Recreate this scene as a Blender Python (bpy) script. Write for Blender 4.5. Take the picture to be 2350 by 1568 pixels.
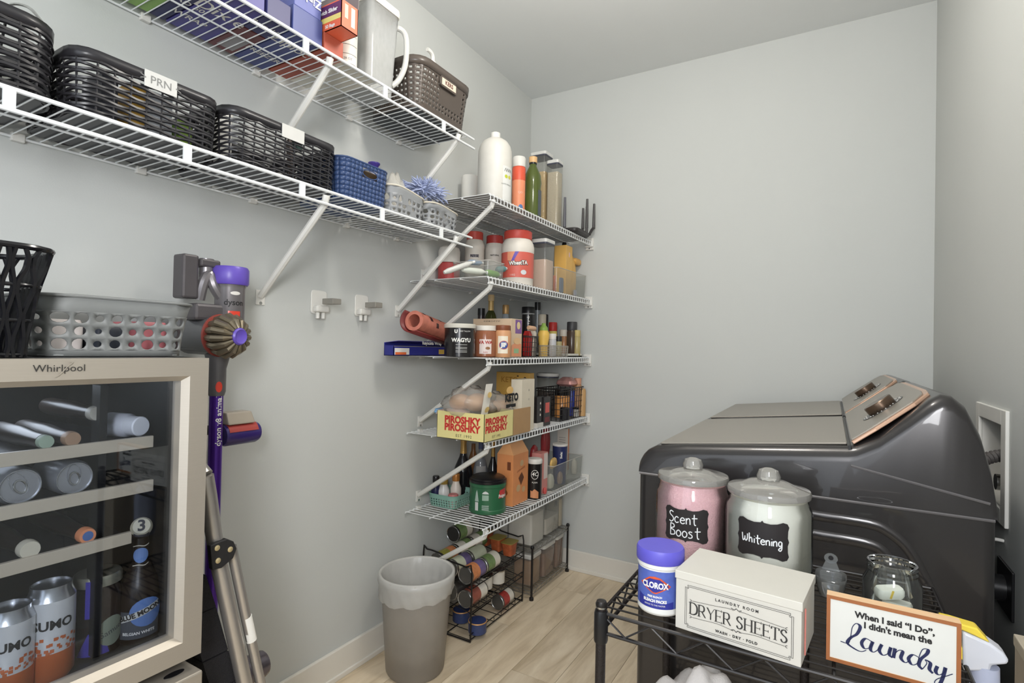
import bpy, bmesh, math, random
from mathutils import Vector, Matrix, Euler
for o in list(bpy.data.objects): bpy.data.objects.remove(o)
random.seed(7)
SC = bpy.context.scene
COL = SC.collection
PI = math.pi
# ------------------------------------------------------------------ camera
FPX = 1246.31                      # focal length in pixels of the 2350 x 1568 frame
YAW, PITCH, ROLL = math.radians(30.52), math.radians(.70), math.radians(1.19)
CAM = Vector((1.574, -2.843, 1.241))
W, H = 1.938, 2.74                 # room width and ceiling height; back wall y = 0, left wall x = 0
_f = Vector((-math.sin(YAW)*math.cos(PITCH), math.cos(YAW)*math.cos(PITCH), math.sin(PITCH)))
_r0 = Vector((math.cos(YAW), math.sin(YAW), 0)); _u0 = _r0.cross(_f)
_r = math.cos(ROLL)*_r0 + math.sin(ROLL)*_u0
_u = -math.sin(ROLL)*_r0 + math.cos(ROLL)*_u0
cd = bpy.data.cameras.new('camera'); cam = bpy.data.objects.new('camera', cd); COL.objects.link(cam)
cd.sensor_width = 36; cd.lens = FPX/2350*36; cd.clip_start = .02
m = Matrix((_r, _u, -_f)).transposed().to_4x4(); m.translation = CAM; cam.matrix_world = m
SC.camera = cam
# ------------------------------------------------------------------ light
SC.view_settings.view_transform = 'Standard'; SC.view_settings.look = 'None'
SC.view_settings.gamma = 1; SC.view_settings.use_curve_mapping = False
SC.view_settings.exposure = 0.25
wd = bpy.data.worlds.new('World'); SC.world = wd; wd.use_nodes = True
wd.node_tree.nodes['Background'].inputs[0].default_value = (.80, .88, 1, 1)
wd.node_tree.nodes['Background'].inputs[1].default_value = .5
def area(name, loc, target, sx, sy, power, col):
    l = bpy.data.lights.new(name, 'AREA'); l.shape = 'RECTANGLE'; l.size = sx; l.size_y = sy
    l.energy = power; l.color = col
    o = bpy.data.objects.new(name, l); COL.objects.link(o); o.location = loc
    o.rotation_euler = (Vector(target)-Vector(loc)).to_track_quat('-Z', 'Y').to_euler()
    return o
area('doorway_fill', (1.0, -4.05, 1.35), (.7, 0, 1.45), 1.2, 2.0, 13, (.84, .92, 1))  # invented soft fill from behind the camera, placed at the unseen doorway
area('flash_fill_light', (1.86, -3.35, 1.62), (.2, -1.0, 1.1), .55, .8, 42, (.97, .98, 1))  # invented fill beside the camera, standing in for a flash
pl_ = bpy.data.lights.new('ceiling_lamp_light', 'POINT'); pl_.energy = 23; pl_.color = (1, .95, .88); pl_.shadow_soft_size = .11
po_ = bpy.data.objects.new('ceiling_lamp_light', pl_); COL.objects.link(po_); po_.location = (1.05, -1.5, 2.5)

# ------------------------------------------------------------------ helpers
def D(px, py): return _r*((px-1175)/FPX) - _u*((py-784)/FPX) + _f
def onx(px, py, x): d = D(px, py); return CAM + d*((x-CAM.x)/d.x)
def ony(px, py, y): d = D(px, py); return CAM + d*((y-CAM.y)/d.y)
def onz(px, py, z): d = D(px, py); return CAM + d*((z-CAM.z)/d.z)
def dep(p): return (Vector(p)-CAM).dot(_f)
def lin(c):
    c = c/255
    return c/12.92 if c <= .04045 else ((c+.055)/1.055)**2.4
MATS = {}
def mat(key, rgb, rough=.5, metal=0, var=.06, scale=30, bump=0, alpha=1, spec=.5, coat=0, tex='noise', trans=0, ior=1.45, bscale=None, stretch=None):
    if key in MATS: return MATS[key]
    mt = bpy.data.materials.new(key); mt.use_nodes = True; nt = mt.node_tree; N = nt.nodes; L = nt.links
    b = N['Principled BSDF']
    c = [lin(v) for v in rgb]
    tc = N.new('ShaderNodeTexCoord'); src = tc.outputs['Object']
    if stretch:
        mp = N.new('ShaderNodeMapping'); mp.inputs['Scale'].default_value = stretch; L.new(src, mp.inputs[0]); src = mp.outputs[0]
    nz = N.new('ShaderNodeTexNoise'); nz.inputs['Scale'].default_value = scale; nz.inputs['Detail'].default_value = 4
    L.new(src, nz.inputs['Vector'])
    mx = N.new('ShaderNodeMix'); mx.data_type = 'RGBA'
    mx.inputs[6].default_value = (*[max(0, v*(1-var)) for v in c], 1)
    mx.inputs[7].default_value = (*[min(1, v*(1+var)) for v in c], 1)
    L.new(nz.outputs['Fac'], mx.inputs[0]); L.new(mx.outputs[2], b.inputs['Base Color'])
    b.inputs['Roughness'].default_value = rough; b.inputs['Metallic'].default_value = metal
    b.inputs['Specular IOR Level'].default_value = spec; b.inputs['Alpha'].default_value = alpha
    b.inputs['Coat Weight'].default_value = coat; b.inputs['IOR'].default_value = ior
    b.inputs['Transmission Weight'].default_value = trans
    if bump:
        bp = N.new('ShaderNodeBump'); bp.inputs['Strength'].default_value = bump; bp.inputs['Distance'].default_value = .004
        n2 = N.new('ShaderNodeTexNoise'); n2.inputs['Scale'].default_value = bscale or scale*4; n2.inputs['Detail'].default_value = 3
        L.new(src, n2.inputs['Vector']); L.new(n2.outputs['Fac'], bp.inputs['Height']); L.new(bp.outputs[0], b.inputs['Normal'])
    mt.diffuse_color = (*c, 1)
    MATS[key] = mt
    return mt
def C(*rgb, rough=.45, **k):           # plain coloured material from sRGB
    key = 'paint_%d_%d_%d_%d_%s' % (*rgb, int(rough*100), ''.join('%s%s' % (a, k[a]) for a in sorted(k)))
    return mat(key, rgb, rough, **k)

class M:
    def __init__(s): s.v = []; s.f = []
    def add(s, vs, fs):
        o = len(s.v); s.v += [tuple(p) for p in vs]; s.f += [tuple(i+o for i in f) for f in fs]; return s
    def box(s, x0, x1, y0, y1, z0, z1):
        return s.add([(x0,y0,z0),(x1,y0,z0),(x1,y1,z0),(x0,y1,z0),(x0,y0,z1),(x1,y0,z1),(x1,y1,z1),(x0,y1,z1)],
                     [(0,3,2,1),(4,5,6,7),(0,1,5,4),(1,2,6,5),(2,3,7,6),(3,0,4,7)])
    def obox(s, c, size, rot=(0,0,0)):
        R = Euler(rot).to_matrix(); c = Vector(c); a, b, d = [q/2 for q in size]
        p = [c + R @ Vector(q) for q in ((-a,-b,-d),(a,-b,-d),(a,b,-d),(-a,b,-d),(-a,-b,d),(a,-b,d),(a,b,d),(-a,b,d))]
        return s.add(p, [(0,3,2,1),(4,5,6,7),(0,1,5,4),(1,2,6,5),(2,3,7,6),(3,0,4,7)])
    def loft(s, secs, closed=True, cap0=True, cap1=True, ring=False):
        n = len(secs[0]); o = len(s.v)
        for q in secs: s.v += [tuple(p) for p in q]
        m_ = len(secs); e = n if closed else n-1
        for i in range(m_ if ring else m_-1):
            j = (i+1) % m_
            for k in range(e):
                k2 = (k+1) % n
                s.f.append((o+i*n+k, o+i*n+k2, o+j*n+k2, o+j*n+k))
        if cap0 and not ring: s.f.append(tuple(o+k for k in reversed(range(n))))
        if cap1 and not ring: s.f.append(tuple(o+(m_-1)*n+k for k in range(n)))
        return s
    def tube(s, pts, r, n=6, closed=False, cap=True):
        P = [Vector(p) for p in pts]; secs = []; m_ = len(P); prev = None
        for i, p in enumerate(P):
            a = P[(i-1) % m_] if (i or closed) else p
            b = P[(i+1) % m_] if (i < m_-1 or closed) else p
            t = (b-a).normalized()
            if prev is None: nn = t.orthogonal().normalized()
            else:
                nn = prev - t*prev.dot(t)
                nn = nn.normalized() if nn.length > 1e-6 else t.orthogonal().normalized()
            prev = nn; bb = t.cross(nn); rr = r[i] if isinstance(r, (list, tuple)) else r
            secs.append([p + (nn*math.cos(2*PI*k/n) + bb*math.sin(2*PI*k/n))*rr for k in range(n)])
        return s.loft(secs, True, cap, cap, ring=closed)
    def lathe(s, prof, n=24, c=(0,0,0), axis=None, cap0=True, cap1=True):
        c = Vector(c); q = Vector((0,0,1)).rotation_difference(Vector(axis)) if axis else None
        secs = []
        for r, z in prof:
            row = []
            for k in range(n):
                v = Vector((r*math.cos(2*PI*k/n), r*math.sin(2*PI*k/n), z))
                row.append(c + (q @ v if q else v))
            secs.append(row)
        return s.loft(secs, True, cap0, cap1)
    def prism(s, poly, h0, h1, plane='xy'):
        def t(a, b, h): return {'xy': (a,b,h), 'xz': (a,h,b), 'yz': (h,a,b)}[plane]
        return s.loft([[t(a,b,h0) for a,b in poly], [t(a,b,h1) for a,b in poly]])
    def ball(s, c, r, n=12, sz=1):
        prof = [(max(1e-4, r*math.sin(PI*i/(n//2+2))), -r*sz*math.cos(PI*i/(n//2+2))) for i in range(n//2+3)]
        return s.lathe(prof, n, c)
    def map(s, fn): s.v = [tuple(fn(*p)) for p in s.v]; return s
    def mesh(s, name, smooth=True, ang=.6):
        me = bpy.data.meshes.new(name); me.from_pydata(s.v, [], s.f); me.validate()
        b = bmesh.new(); b.from_mesh(me); bmesh.ops.recalc_face_normals(b, faces=b.faces); b.to_mesh(me); b.free()
        if smooth: me.shade_smooth(); me.set_sharp_from_angle(angle=ang)
        return me
    def obj(s, name, mt, parent=None, smooth=True, bevel=0, seg=2, solid=0, ang=.6, subd=0):
        me = s.mesh(name, smooth, ang)
        return mkobj(name, me, mt, parent, bevel, seg, solid, subd)
def mkobj(name, me, mt, parent=None, bevel=0, seg=2, solid=0, subd=0):
    if mt and not me.materials: me.materials.append(mt)
    o = bpy.data.objects.new(name, me); COL.objects.link(o)
    if parent: o.parent = parent
    if subd: md = o.modifiers.new('subd', 'SUBSURF'); md.levels = subd; md.render_levels = subd
    if solid: md = o.modifiers.new('solid', 'SOLIDIFY'); md.thickness = solid; md.offset = 0
    if bevel:
        md = o.modifiers.new('bevel', 'BEVEL'); md.width = bevel; md.segments = seg; md.limit_method = 'ANGLE'; md.angle_limit = .7
    return o
def tag(o, label, cat=None, group=None, kind=None):
    if label: o['label'] = label
    if cat: o['category'] = cat
    if group: o['group'] = group
    if kind: o['kind'] = kind
    return o
def thing(name, label, cat, loc=(0,0,0), rz=0, group=None):
    o = bpy.data.objects.new(name, None); COL.objects.link(o); o.location = loc; o.rotation_euler = (0,0,rz)
    o.empty_display_size = .03
    return tag(o, label, cat, group)
def dup(o, parent=None):
    c = o.copy(); COL.objects.link(c); c.parent = parent
    for ch in o.children: dup(ch, c)
    return c
def rrect(a, b, r, z, n=4, cx=0, cy=0):          # rounded rectangle ring, half sizes a, b
    pts = []; r = min(r, a*.999, b*.999)
    for qx, qy, a0 in ((1,1,0),(-1,1,90),(-1,-1,180),(1,-1,270)):
        for k in range(n+1):
            t = math.radians(a0+90*k/n)
            pts.append((cx+qx*(a-r)+r*math.cos(t), cy+qy*(b-r)+r*math.sin(t), z))
    return pts
# lettering ---------------------------------------------------------
_tc = {}
def text_vf(s, size, bold=0, italic=0, space=1):
    key = (s, size, bold, italic, space)
    if key not in _tc:
        cu = bpy.data.curves.new('t', 'FONT'); cu.body = s; cu.size = size; cu.align_x = 'CENTER'; cu.align_y = 'CENTER'
        cu.resolution_u = 3; cu.offset = bold; cu.shear = italic; cu.space_character = space
        o = bpy.data.objects.new('t', cu); me = o.to_mesh()
        _tc[key] = ([tuple(v.co) for v in me.vertices], [tuple(p.vertices) for p in me.polygons])
        o.to_mesh_clear(); bpy.data.objects.remove(o); bpy.data.curves.remove(cu)
    return _tc[key]
def flat(org, u, v):                              # maps (a, b) on a plane
    org, u, v = Vector(org), Vector(u).normalized(), Vector(v).normalized()
    return lambda a, b: org + u*a + v*b
def around(c, r, az, tilt=0):                     # maps (a, b) round a vertical cylinder, azimuth az in radians
    c = Vector(c)
    def fn(a, b):
        t = az + a/r
        return c + Vector((math.cos(t)*r, math.sin(t)*r, b))
    return fn
def letter(s, size, fn, mt, parent, name='lettering', bold=0, italic=0, space=1, at=(0,0), rot=0, wide=1):
    vs, fs = text_vf(s, size, bold, italic, space); cr, sr = math.cos(rot), math.sin(rot)
    q = M(); q.add([fn(at[0]+cr*x*wide-sr*y, at[1]+sr*x*wide+cr*y) for x, y, z in vs], fs)
    return q.obj(name, mt, parent, smooth=False)
def patch(poly, fn, mt, parent, name='printed_label', sub=.004):
    """flat print on a surface: polygon in (a, b) cut into vertical strips so that it follows a curve"""
    b = bmesh.new(); vs = [b.verts.new((p[0], p[1], 0)) for p in poly]; b.faces.new(vs)
    x0 = min(p[0] for p in poly); x1 = max(p[0] for p in poly)
    k = int((x1-x0)/sub)
    for i in range(1, min(k, 40)):
        x = x0 + (x1-x0)*i/min(k, 40)
        bmesh.ops.bisect_plane(b, geom=b.verts[:]+b.edges[:]+b.faces[:], plane_co=(x,0,0), plane_no=(1,0,0))
    for v in b.verts: v.co = fn(v.co.x, v.co.y)
    me = bpy.data.meshes.new(name); b.to_mesh(me); b.free()
    return mkobj(name, me, mt, parent)
def rect(a0, a1, b0, b1): return [(a0,b0),(a1,b0),(a1,b1),(a0,b1)]
def ell(cx, cy, a, b, n=20): return [(cx+a*math.cos(2*PI*k/n), cy+b*math.sin(2*PI*k/n)) for k in range(n)]
def strokes(lines, fn, w, mt, parent, name='lettering'):
    """pen strokes: polylines in (a, b), w = pen width or list of widths"""
    q = M()
    for ln in lines:
        pts = catmull(ln)
        L_, R_ = [], []
        for i, p in enumerate(pts):
            a = pts[max(0, i-1)]; c = pts[min(len(pts)-1, i+1)]
            dx, dy = c[0]-a[0], c[1]-a[1]; l = math.hypot(dx, dy) or 1
            ww = w(dx/l, dy/l) if callable(w) else w
            nx, ny = -dy/l*ww/2, dx/l*ww/2
            L_.append(fn(p[0]+nx, p[1]+ny)); R_.append(fn(p[0]-nx, p[1]-ny))
        n = len(pts)
        q.add(L_+R_, [(i, i+1, n+i+1, n+i) for i in range(n-1)])
    return q.obj(name, mt, parent, smooth=False)
def catmull(pts, k=5):
    if len(pts) < 3: return pts
    out = []; P = [pts[0]]+list(pts)+[pts[-1]]
    for i in range(1, len(P)-2):
        p0, p1, p2, p3 = P[i-1], P[i], P[i+1], P[i+2]
        for j in range(k):
            t = j/k
            out.append(tuple(.5*((2*p1[d])+(-p0[d]+p2[d])*t+(2*p0[d]-5*p1[d]+4*p2[d]-p3[d])*t*t+(-p0[d]+3*p1[d]-3*p2[d]+p3[d])*t**3) for d in range(len(p1))))
    out.append(tuple(pts[-1])); return out
# common materials ----------------------------------------------------
WHITE_WIRE = mat('white_coated_wire', (226,228,228), .35, var=.03)
WHITE_PL = mat('white_plastic', (222,220,214), .4, var=.03)
BLACK_PL = mat('black_plastic', (24,24,26), .35, var=.15)
BLACK_WIRE = mat('black_wire', (26,24,24), .35, var=.1)
CHROME = mat('bright_metal', (196,196,194), .22, 1, var=.05)
def fresnel(N, L, ior):                # thin sheet: the same reflection from both sides
    g = N.new('ShaderNodeNewGeometry'); mr = N.new('ShaderNodeMapRange'); mr.inputs[3].default_value = ior; mr.inputs[4].default_value = 1/ior
    fr = N.new('ShaderNodeFresnel'); L.new(g.outputs['Backfacing'], mr.inputs[0]); L.new(mr.outputs[0], fr.inputs[0]); return fr
def clear(key, tint, haze=.06, ior=1.45, rough=.03, hcol=(225,226,222), thick=False):
    """thin-walled clear material: see-through, a little milky, reflecting by Fresnel"""
    if key in MATS: return MATS[key]
    mt = bpy.data.materials.new(key); mt.use_nodes = True; N = mt.node_tree.nodes; L = mt.node_tree.links; N.clear()
    o = N.new('ShaderNodeOutputMaterial'); m1 = N.new('ShaderNodeMixShader'); m2 = N.new('ShaderNodeMixShader')
    ts = N.new('ShaderNodeBsdfTransparent'); ts.inputs[0].default_value = (*[lin(v) for v in tint], 1)
    df = N.new('ShaderNodeBsdfDiffuse'); df.inputs[0].default_value = (*[lin(v) for v in hcol], 1)
    gl = N.new('ShaderNodeBsdfGlossy'); gl.inputs['Roughness'].default_value = rough
    nz = N.new('ShaderNodeTexNoise'); nz.inputs['Scale'].default_value = 12; mr = N.new('ShaderNodeMapRange')
    mr.inputs[3].default_value = haze*.9; mr.inputs[4].default_value = haze*1.1; L.new(nz.outputs['Fac'], mr.inputs[0]); L.new(mr.outputs[0], m1.inputs[0])
    fr = fresnel(N, L, ior)
    if thick: N.remove(fr.inputs[0].links[0].from_node); fr.inputs[0].default_value = ior
    L.new(ts.outputs[0], m1.inputs[1]); L.new(df.outputs[0], m1.inputs[2]); L.new(fr.outputs[0], m2.inputs[0]); L.new(m1.outputs[0], m2.inputs[1]); L.new(gl.outputs[0], m2.inputs[2]); L.new(m2.outputs[0], o.inputs[0])
    MATS[key] = mt; return mt
CLEAR = clear('clear_plastic', (240,241,240), .10, 1.45, .06)
FROST = mat('frosted_plastic', (222,221,215), .35, alpha=.62, var=.03)
GLASS = clear('clear_glass', (243,246,244), .03, 1.5, .02, thick=True)
INK = mat('black_ink', (28,27,28), .6, var=.1)
PAPER = mat('white_print', (232,230,224), .6, var=.03)
STEEL = mat('brushed_steel', (176,168,156), .45, .6, var=.05, scale=20, stretch=(1,1,60))
# ------------------------------------------------------------------ the room
def wall_mat(key, rgb): return mat(key, rgb, .85, var=.02, scale=3, bump=.05, bscale=260)
WALL = wall_mat('wall_paint', (196,198,195))
CEIL = wall_mat('ceiling_paint', (224,226,225))
TRIM = mat('trim_paint', (222,218,209), .45, var=.02)
YF = -4.25
tag(M().box(-.12, 0, YF-.1, .1, 0, H).obj('wall_left', WALL, smooth=False), None, kind='structure')
tag(M().box(0, W, 0, .1, 0, H).obj('wall_back', WALL, smooth=False), None, kind='structure')
bx0, bx1, bz0, bz1 = -1.095, -.865, .875, 1.078      # opening of the washer outlet box
q = M().box(W, W+.12, YF-.1, bx0, 0, H).box(W, W+.12, bx1, .1, 0, H).box(W, W+.12, bx0, bx1, 0, bz0).box(W, W+.12, bx0, bx1, bz1, H)
tag(q.obj('wall_right', WALL, smooth=False), None, kind='structure')
q = M().box(0, .45, YF-.1, YF, 0, H).box(1.6, W, YF-.1, YF, 0, H).box(.45, 1.6, YF-.1, YF, 2.4, H)
tag(q.obj('wall_front', WALL, smooth=False), None, kind='structure')
tag(M().box(-.12, W+.12, YF-.1, .1, H, H+.1).obj('ceiling', CEIL, smooth=False), None, kind='structure')
fl = tag(M().box(-.12, W+.12, YF-.6, .1, -.05, -.006).obj('floor', mat('floor_joint', (96,82,68), .8), smooth=False), None, kind='structure')
def plank_mat():
    mt = bpy.data.materials.new('oak_plank'); mt.use_nodes = True; N = mt.node_tree.nodes; L = mt.node_tree.links; b = N['Principled BSDF']
    tc = N.new('ShaderNodeTexCoord'); mp = N.new('ShaderNodeMapping'); mp.inputs['Scale'].default_value = (9, 1.3, 9); L.new(tc.outputs['Object'], mp.inputs[0])
    oi = N.new('ShaderNodeObjectInfo'); ad = N.new('ShaderNodeVectorMath'); ad.operation = 'MULTIPLY_ADD'
    cb = N.new('ShaderNodeCombineXYZ'); L.new(oi.outputs['Random'], cb.inputs[0]); L.new(oi.outputs['Random'], cb.inputs[1])
    ad.inputs[1].default_value = (40,40,40); L.new(cb.outputs[0], ad.inputs[0]); L.new(mp.outputs[0], ad.inputs[2])
    n1 = N.new('ShaderNodeTexNoise'); n1.inputs['Scale'].default_value = 1.6; n1.inputs['Detail'].default_value = 8; n1.inputs['Roughness'].default_value = .62; n1.inputs['Distortion'].default_value = .6
    L.new(ad.outputs[0], n1.inputs['Vector'])
    cr = N.new('ShaderNodeValToRGB'); e = cr.color_ramp.elements
    e[0].position = .3; e[0].color = (lin(190),lin(170),lin(140),1); e[1].position = .72; e[1].color = (lin(238),lin(222),lin(196),1)
    m_ = cr.color_ramp.elements.new(.5); m_.color = (lin(220),lin(202),lin(174),1)
    L.new(n1.outputs['Fac'], cr.inputs[0])
    hs = N.new('ShaderNodeHueSaturation'); ma = N.new('ShaderNodeMapRange'); ma.inputs[3].default_value = .88; ma.inputs[4].default_value = 1.1
    L.new(oi.outputs['Random'], ma.inputs[0]); L.new(ma.outputs[0], hs.inputs['Value']); L.new(cr.outputs[0], hs.inputs['Color']); L.new(hs.outputs[0], b.inputs['Base Color'])
    b.inputs['Roughness'].default_value = .5
    bp = N.new('ShaderNodeBump'); bp.inputs['Strength'].default_value = .12; bp.inputs['Distance'].default_value = .002; L.new(n1.outputs['Fac'], bp.inputs['Height']); L.new(bp.outputs[0], b.inputs['Normal'])
    return mt
OAK = plank_mat(); pw, plen = .178, 1.22
pm = M().box(0, pw-.0015, 0, plen-.002, -.006, 0).mesh('plank', False); pm.materials.append(OAK)
for i in range(11):
    y = .02 - plen + ((i*.47) % plen)
    while y > YF-.5:
        o = bpy.data.objects.new('plank', pm); COL.objects.link(o); o.parent = fl; o.location = (i*pw-.01, y, 0); y -= plen
def board(name, pts, z0, z1, t):   # baseboard with shoe moulding along a straight line, pts on the floor
    pass
q = M().box(0, .014, YF, 0, 0, .112).box(.0, .020, YF, 0, 0, .020)
tag(q.obj('baseboard_left', TRIM, smooth=False, bevel=.003), None, kind='structure')
q = M().box(0, W, -.014, 0, 0, .112).box(0, W, -.022, 0, 0, .022)
tag(q.obj('baseboard_back', TRIM, smooth=False, bevel=.003), None, kind='structure')
q = M().box(W-.014, W, YF, 0, 0, .112)
tag(q.obj('baseboard_right', TRIM, smooth=False, bevel=.003), None, kind='structure')
q = M().box(.36, .45, YF, YF+.015, 0, 2.49).box(1.6, 1.69, YF, YF+.015, 0, 2.49).box(.45, 1.6, YF, YF+.015, 2.4, 2.49)
tag(q.obj('trim_1', TRIM, smooth=False), None, kind='structure')
# ceiling lamp, outside the frame above the photographer
t = thing('ceiling_lamp', 'white bare-stem ceiling lamp hanging over the middle of the room', 'lamp', (1.05,-1.5,H))
M().lathe([(.07,0),(.07,-.02),(.05,-.03),(.012,-.035),(.012,-.10)], 28).obj('rose_and_stem', WHITE_PL, t)

t = thing('flash_fill_panel', 'added flash-fill panel on the right wall behind the photographer', 'lamp', (W,-3.36,1.62))  # unseen panel added only to carry the fill light
M().box(-.03,0,-.28,.28,-.4,.4).obj('panel', WHITE_PL, t, smooth=False, bevel=.005)
# washer outlet box and dryer socket on the right wall ------------------
t = thing('washer_outlet_box', 'white recessed plumbing box with square frame set in the wall behind the washing machine', 'outlet box', (W,0,0))
q = M().box(-.008,0,-1.137,bx0,.838,1.116).box(-.008,0,bx1,-.829,.838,1.116).box(-.008,0,bx0,bx1,.838,bz0).box(-.008,0,bx0,bx1,bz1,1.116)
q.obj('frame', WHITE_PL, t, smooth=False, bevel=.002)
q = M().box(.088,.09,bx0,bx1,bz0,bz1).box(0,.09,bx0,bx0+.002,bz0,bz1).box(0,.09,bx1-.002,bx1,bz0,bz1).box(0,.09,bx0,bx1,bz0,bz0+.002).box(0,.09,bx0,bx1,bz1-.002,bz1)
q.obj('recess', WHITE_PL, t, smooth=False)
v = M().lathe([(.014,-.03),(.014,.03)], 14, (.03,-1.04,.93), (1,0,0)).lathe([(.02,-.006),(.02,.006)], 14, (.0,-1.04,.93), (1,0,0)).tube([(.03,-1.04,.93),(.03,-1.04,.885)], .008, 8)
v.obj('valve', CHROME, t)
M().lathe([(.001,-.004),(.017,-.002),(.017,.0)], 16, (-.004,-1.02,.838), (0,0,1)).obj('drain_cap', WHITE_PL, t)
hp = catmull([(W-.035,-1.12,.86),(W-.06,-1.11,.93),(W-.045,-1.08,.98),(W+.01,-1.05,1.0),(W+.05,-1.04,.99)], 14)
hs = M().tube(hp, [.0135+.0022*math.cos(i*PI) for i in range(len(hp))], 12)
tag(hs.obj('drain_hose', mat('grey_hose', (78,74,72), .5)), 'grey ribbed drain hose hooked into the white wall box', 'hose')
t = thing('dryer_socket', 'black square dryer power socket plate with plug low on the right wall', 'socket', (W,0,0))
M().box(-.006,0,-1.191,-1.062,.64,.753).obj('plate', BLACK_PL, t, smooth=False, bevel=.002)
M().lathe([(.03,0),(.03,.022),(.022,.028)], 18, (-.006,-1.125,.695), (-1,0,0)).obj('plug', BLACK_PL, t)
M().tube([(-.03,-1.125,.69),(-.04,-1.125,.64),(-.03,-1.12,.5),(-.03,-1.1,.3)], .008, 8).obj('cord', BLACK_PL, t)
t = tag(M().tube(catmull([(W-.002,-1.10,.800),(W-.02,-1.105,.802),(W-.035,-1.115,.797)]), .004, 8).ball((W-.035,-1.118,.797), .008, 10).obj('pipe_clip', WHITE_PL), 'small white plastic clip on the right wall under the plumbing box', 'clip')

# ------------------------------------------------------------------ wire shelving
def wall_clip(t, y, z): M().box(0,.014,y-.012,y+.012,z-.013,z+.006).obj('wall_clip', WHITE_PL, t, smooth=False, bevel=.002)
def brace(t, y, xf, z, drop=.305, yfoot=None):
    yf = y if yfoot is None else yfoot
    M().tube([(.004,yf,z-drop),(xf-.012,y,z-.03),(xf-.004,y,z-.004)], .0105, 8).obj('brace', WHITE_PL, t)
    b = M().box(0,.004,yf-.016,yf+.016,z-drop-.028,z-drop+.02).obj('brace_foot', WHITE_PL, t, smooth=False, bevel=.0015)
    M().lathe([(.005,0),(.005,.002)], 10, (.004,yf,z-drop-.022), (1,0,0)).obj('screw', CHROME, b)
def pantry_shelf(z, label):
    t = thing('wire_shelf', label, 'shelf', (0,0,0), group='pantry shelves in the corner')
    y0, y1, xf = -1.056, -.012, .404; n = 40
    q = M()
    for i in range(n+1):
        y = y0+.004+(y1-y0-.008)*i/n
        q.tube([(.006,y,z),(xf,y,z),(xf+.002,y,z-.004),(xf+.002,y,z-.026)], .0017, 5)
    tag(q.obj('cross_wires', WHITE_WIRE, t), None, kind='stuff')
    for x, zz, r in ((.008,z-.004,.003),(.14,z-.005,.0028),(.27,z-.005,.0028),(xf,z-.004,.0032),(xf+.002,z-.027,.0032)):
        M().tube([(x,y0,zz),(x,y1,zz)], r, 8).obj('long_rod', WHITE_WIRE, t)
    e = M().box(xf-.03,xf+.014,-.012,0,z-.05,z+.016).box(xf-.03,xf+.014,-.03,-.012,z-.036,z-.03).obj('end_bracket', WHITE_PL, t, smooth=False, bevel=.002)
    M().lathe([(.004,0),(.004,.002)], 8, (xf-.008,-.012,z-.042), (0,-1,0)).obj('screw', CHROME, e)
    brace(t, -1.02, xf, z-.012, .275, -.965)
    for y in (-.97,-.6,-.2): wall_clip(t, y, z)
    return t
SZ = (1.850, 1.522, 1.199, .869, .530)
for z, l in zip(SZ, ('topmost short white wire shelf in the corner, carrying the big jug and oil bottle',
                     'short white wire shelf in the corner carrying red-lidded drink mix jars',
                     'short white wire shelf in the corner carrying spice jars and the wrap box',
                     'short white wire shelf in the corner carrying the pale yellow pastry box',
                     'lowest short white wire shelf in the corner, carrying the green coffee tub')):
    pantry_shelf(z, l)
LZ, UZ = 1.690, 2.093
def long_shelf(z, label):
    t = thing('long_wire_shelf', label, 'shelf', (0,0,0), group='long wall shelves')
    y0, y1, xf = -3.05, -1.056, .303
    n = int((y1-y0)/.0254); q = M()
    for i in range(n+1):
        y = y1-.004-.0254*i
        q.tube([(.006,y,z),(xf,y,z)], .0017, 5)
    tag(q.obj('cross_wires', WHITE_WIRE, t), None, kind='stuff')
    for x, zz, r in ((.008,z-.004,.003),(.15,z-.005,.0026),(xf,z-.003,.0046),(xf+.003,z-.042,.0046)):
        M().tube([(x,y0,zz),(x,y1+(.028 if x > .2 else 0),zz)], r, 8).obj('long_rod', WHITE_WIRE, t)
    for k in range(6): M().box(xf-.001,xf+.004,-1.229-.311*k-.009,-1.229-.311*k+.009,z-.042,z-.002).obj('lip_spacer', WHITE_WIRE, t, smooth=False)
    for y in (-1.762,-1.125): brace(t, y, xf, z-.01, .29)
    for y in (-1.15,-1.42,-1.80,-2.12,-2.37): wall_clip(t, y, z)
    return t
long_shelf(LZ, 'long white wire shelf on the left wall carrying black woven baskets')
long_shelf(UZ, 'higher long white wire shelf on the left wall carrying food bag boxes and a pitcher')
# ------------------------------------------------------------------ perforated / lofted basket walls
def wallfn(a, b, r, h, flare=0, curve=0):
    seg = [2*(b-r), PI*r/2, 2*(a-r), PI*r/2, 2*(b-r), PI*r/2, 2*(a-r), PI*r/2]; P = sum(seg)
    cs = [(a-r,b-r,0),(-a+r,b-r,90),(-a+r,-b+r,180),(a-r,-b+r,270)]
    def fn(u, v):
        u %= P; i = 0
        while u > seg[i] and i < 7: u -= seg[i]; i += 1
        s = i//2
        cx, cy, a0 = cs[s]
        if i % 2:
            t = math.radians(a0)+u/r; nx, ny = math.cos(t), math.sin(t); x, y = cx+r*nx, cy+r*ny
        else:
            t = math.radians(a0); nx, ny = math.cos(t), math.sin(t); px, py = cx+r*nx, cy+r*ny
            k = u-seg[i]; x, y = px+ny*-1*k, py+nx*k
        k = flare*(v/h)**(1+curve)
        return Vector((x+nx*k, y+ny*k, v))
    return fn, P
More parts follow.
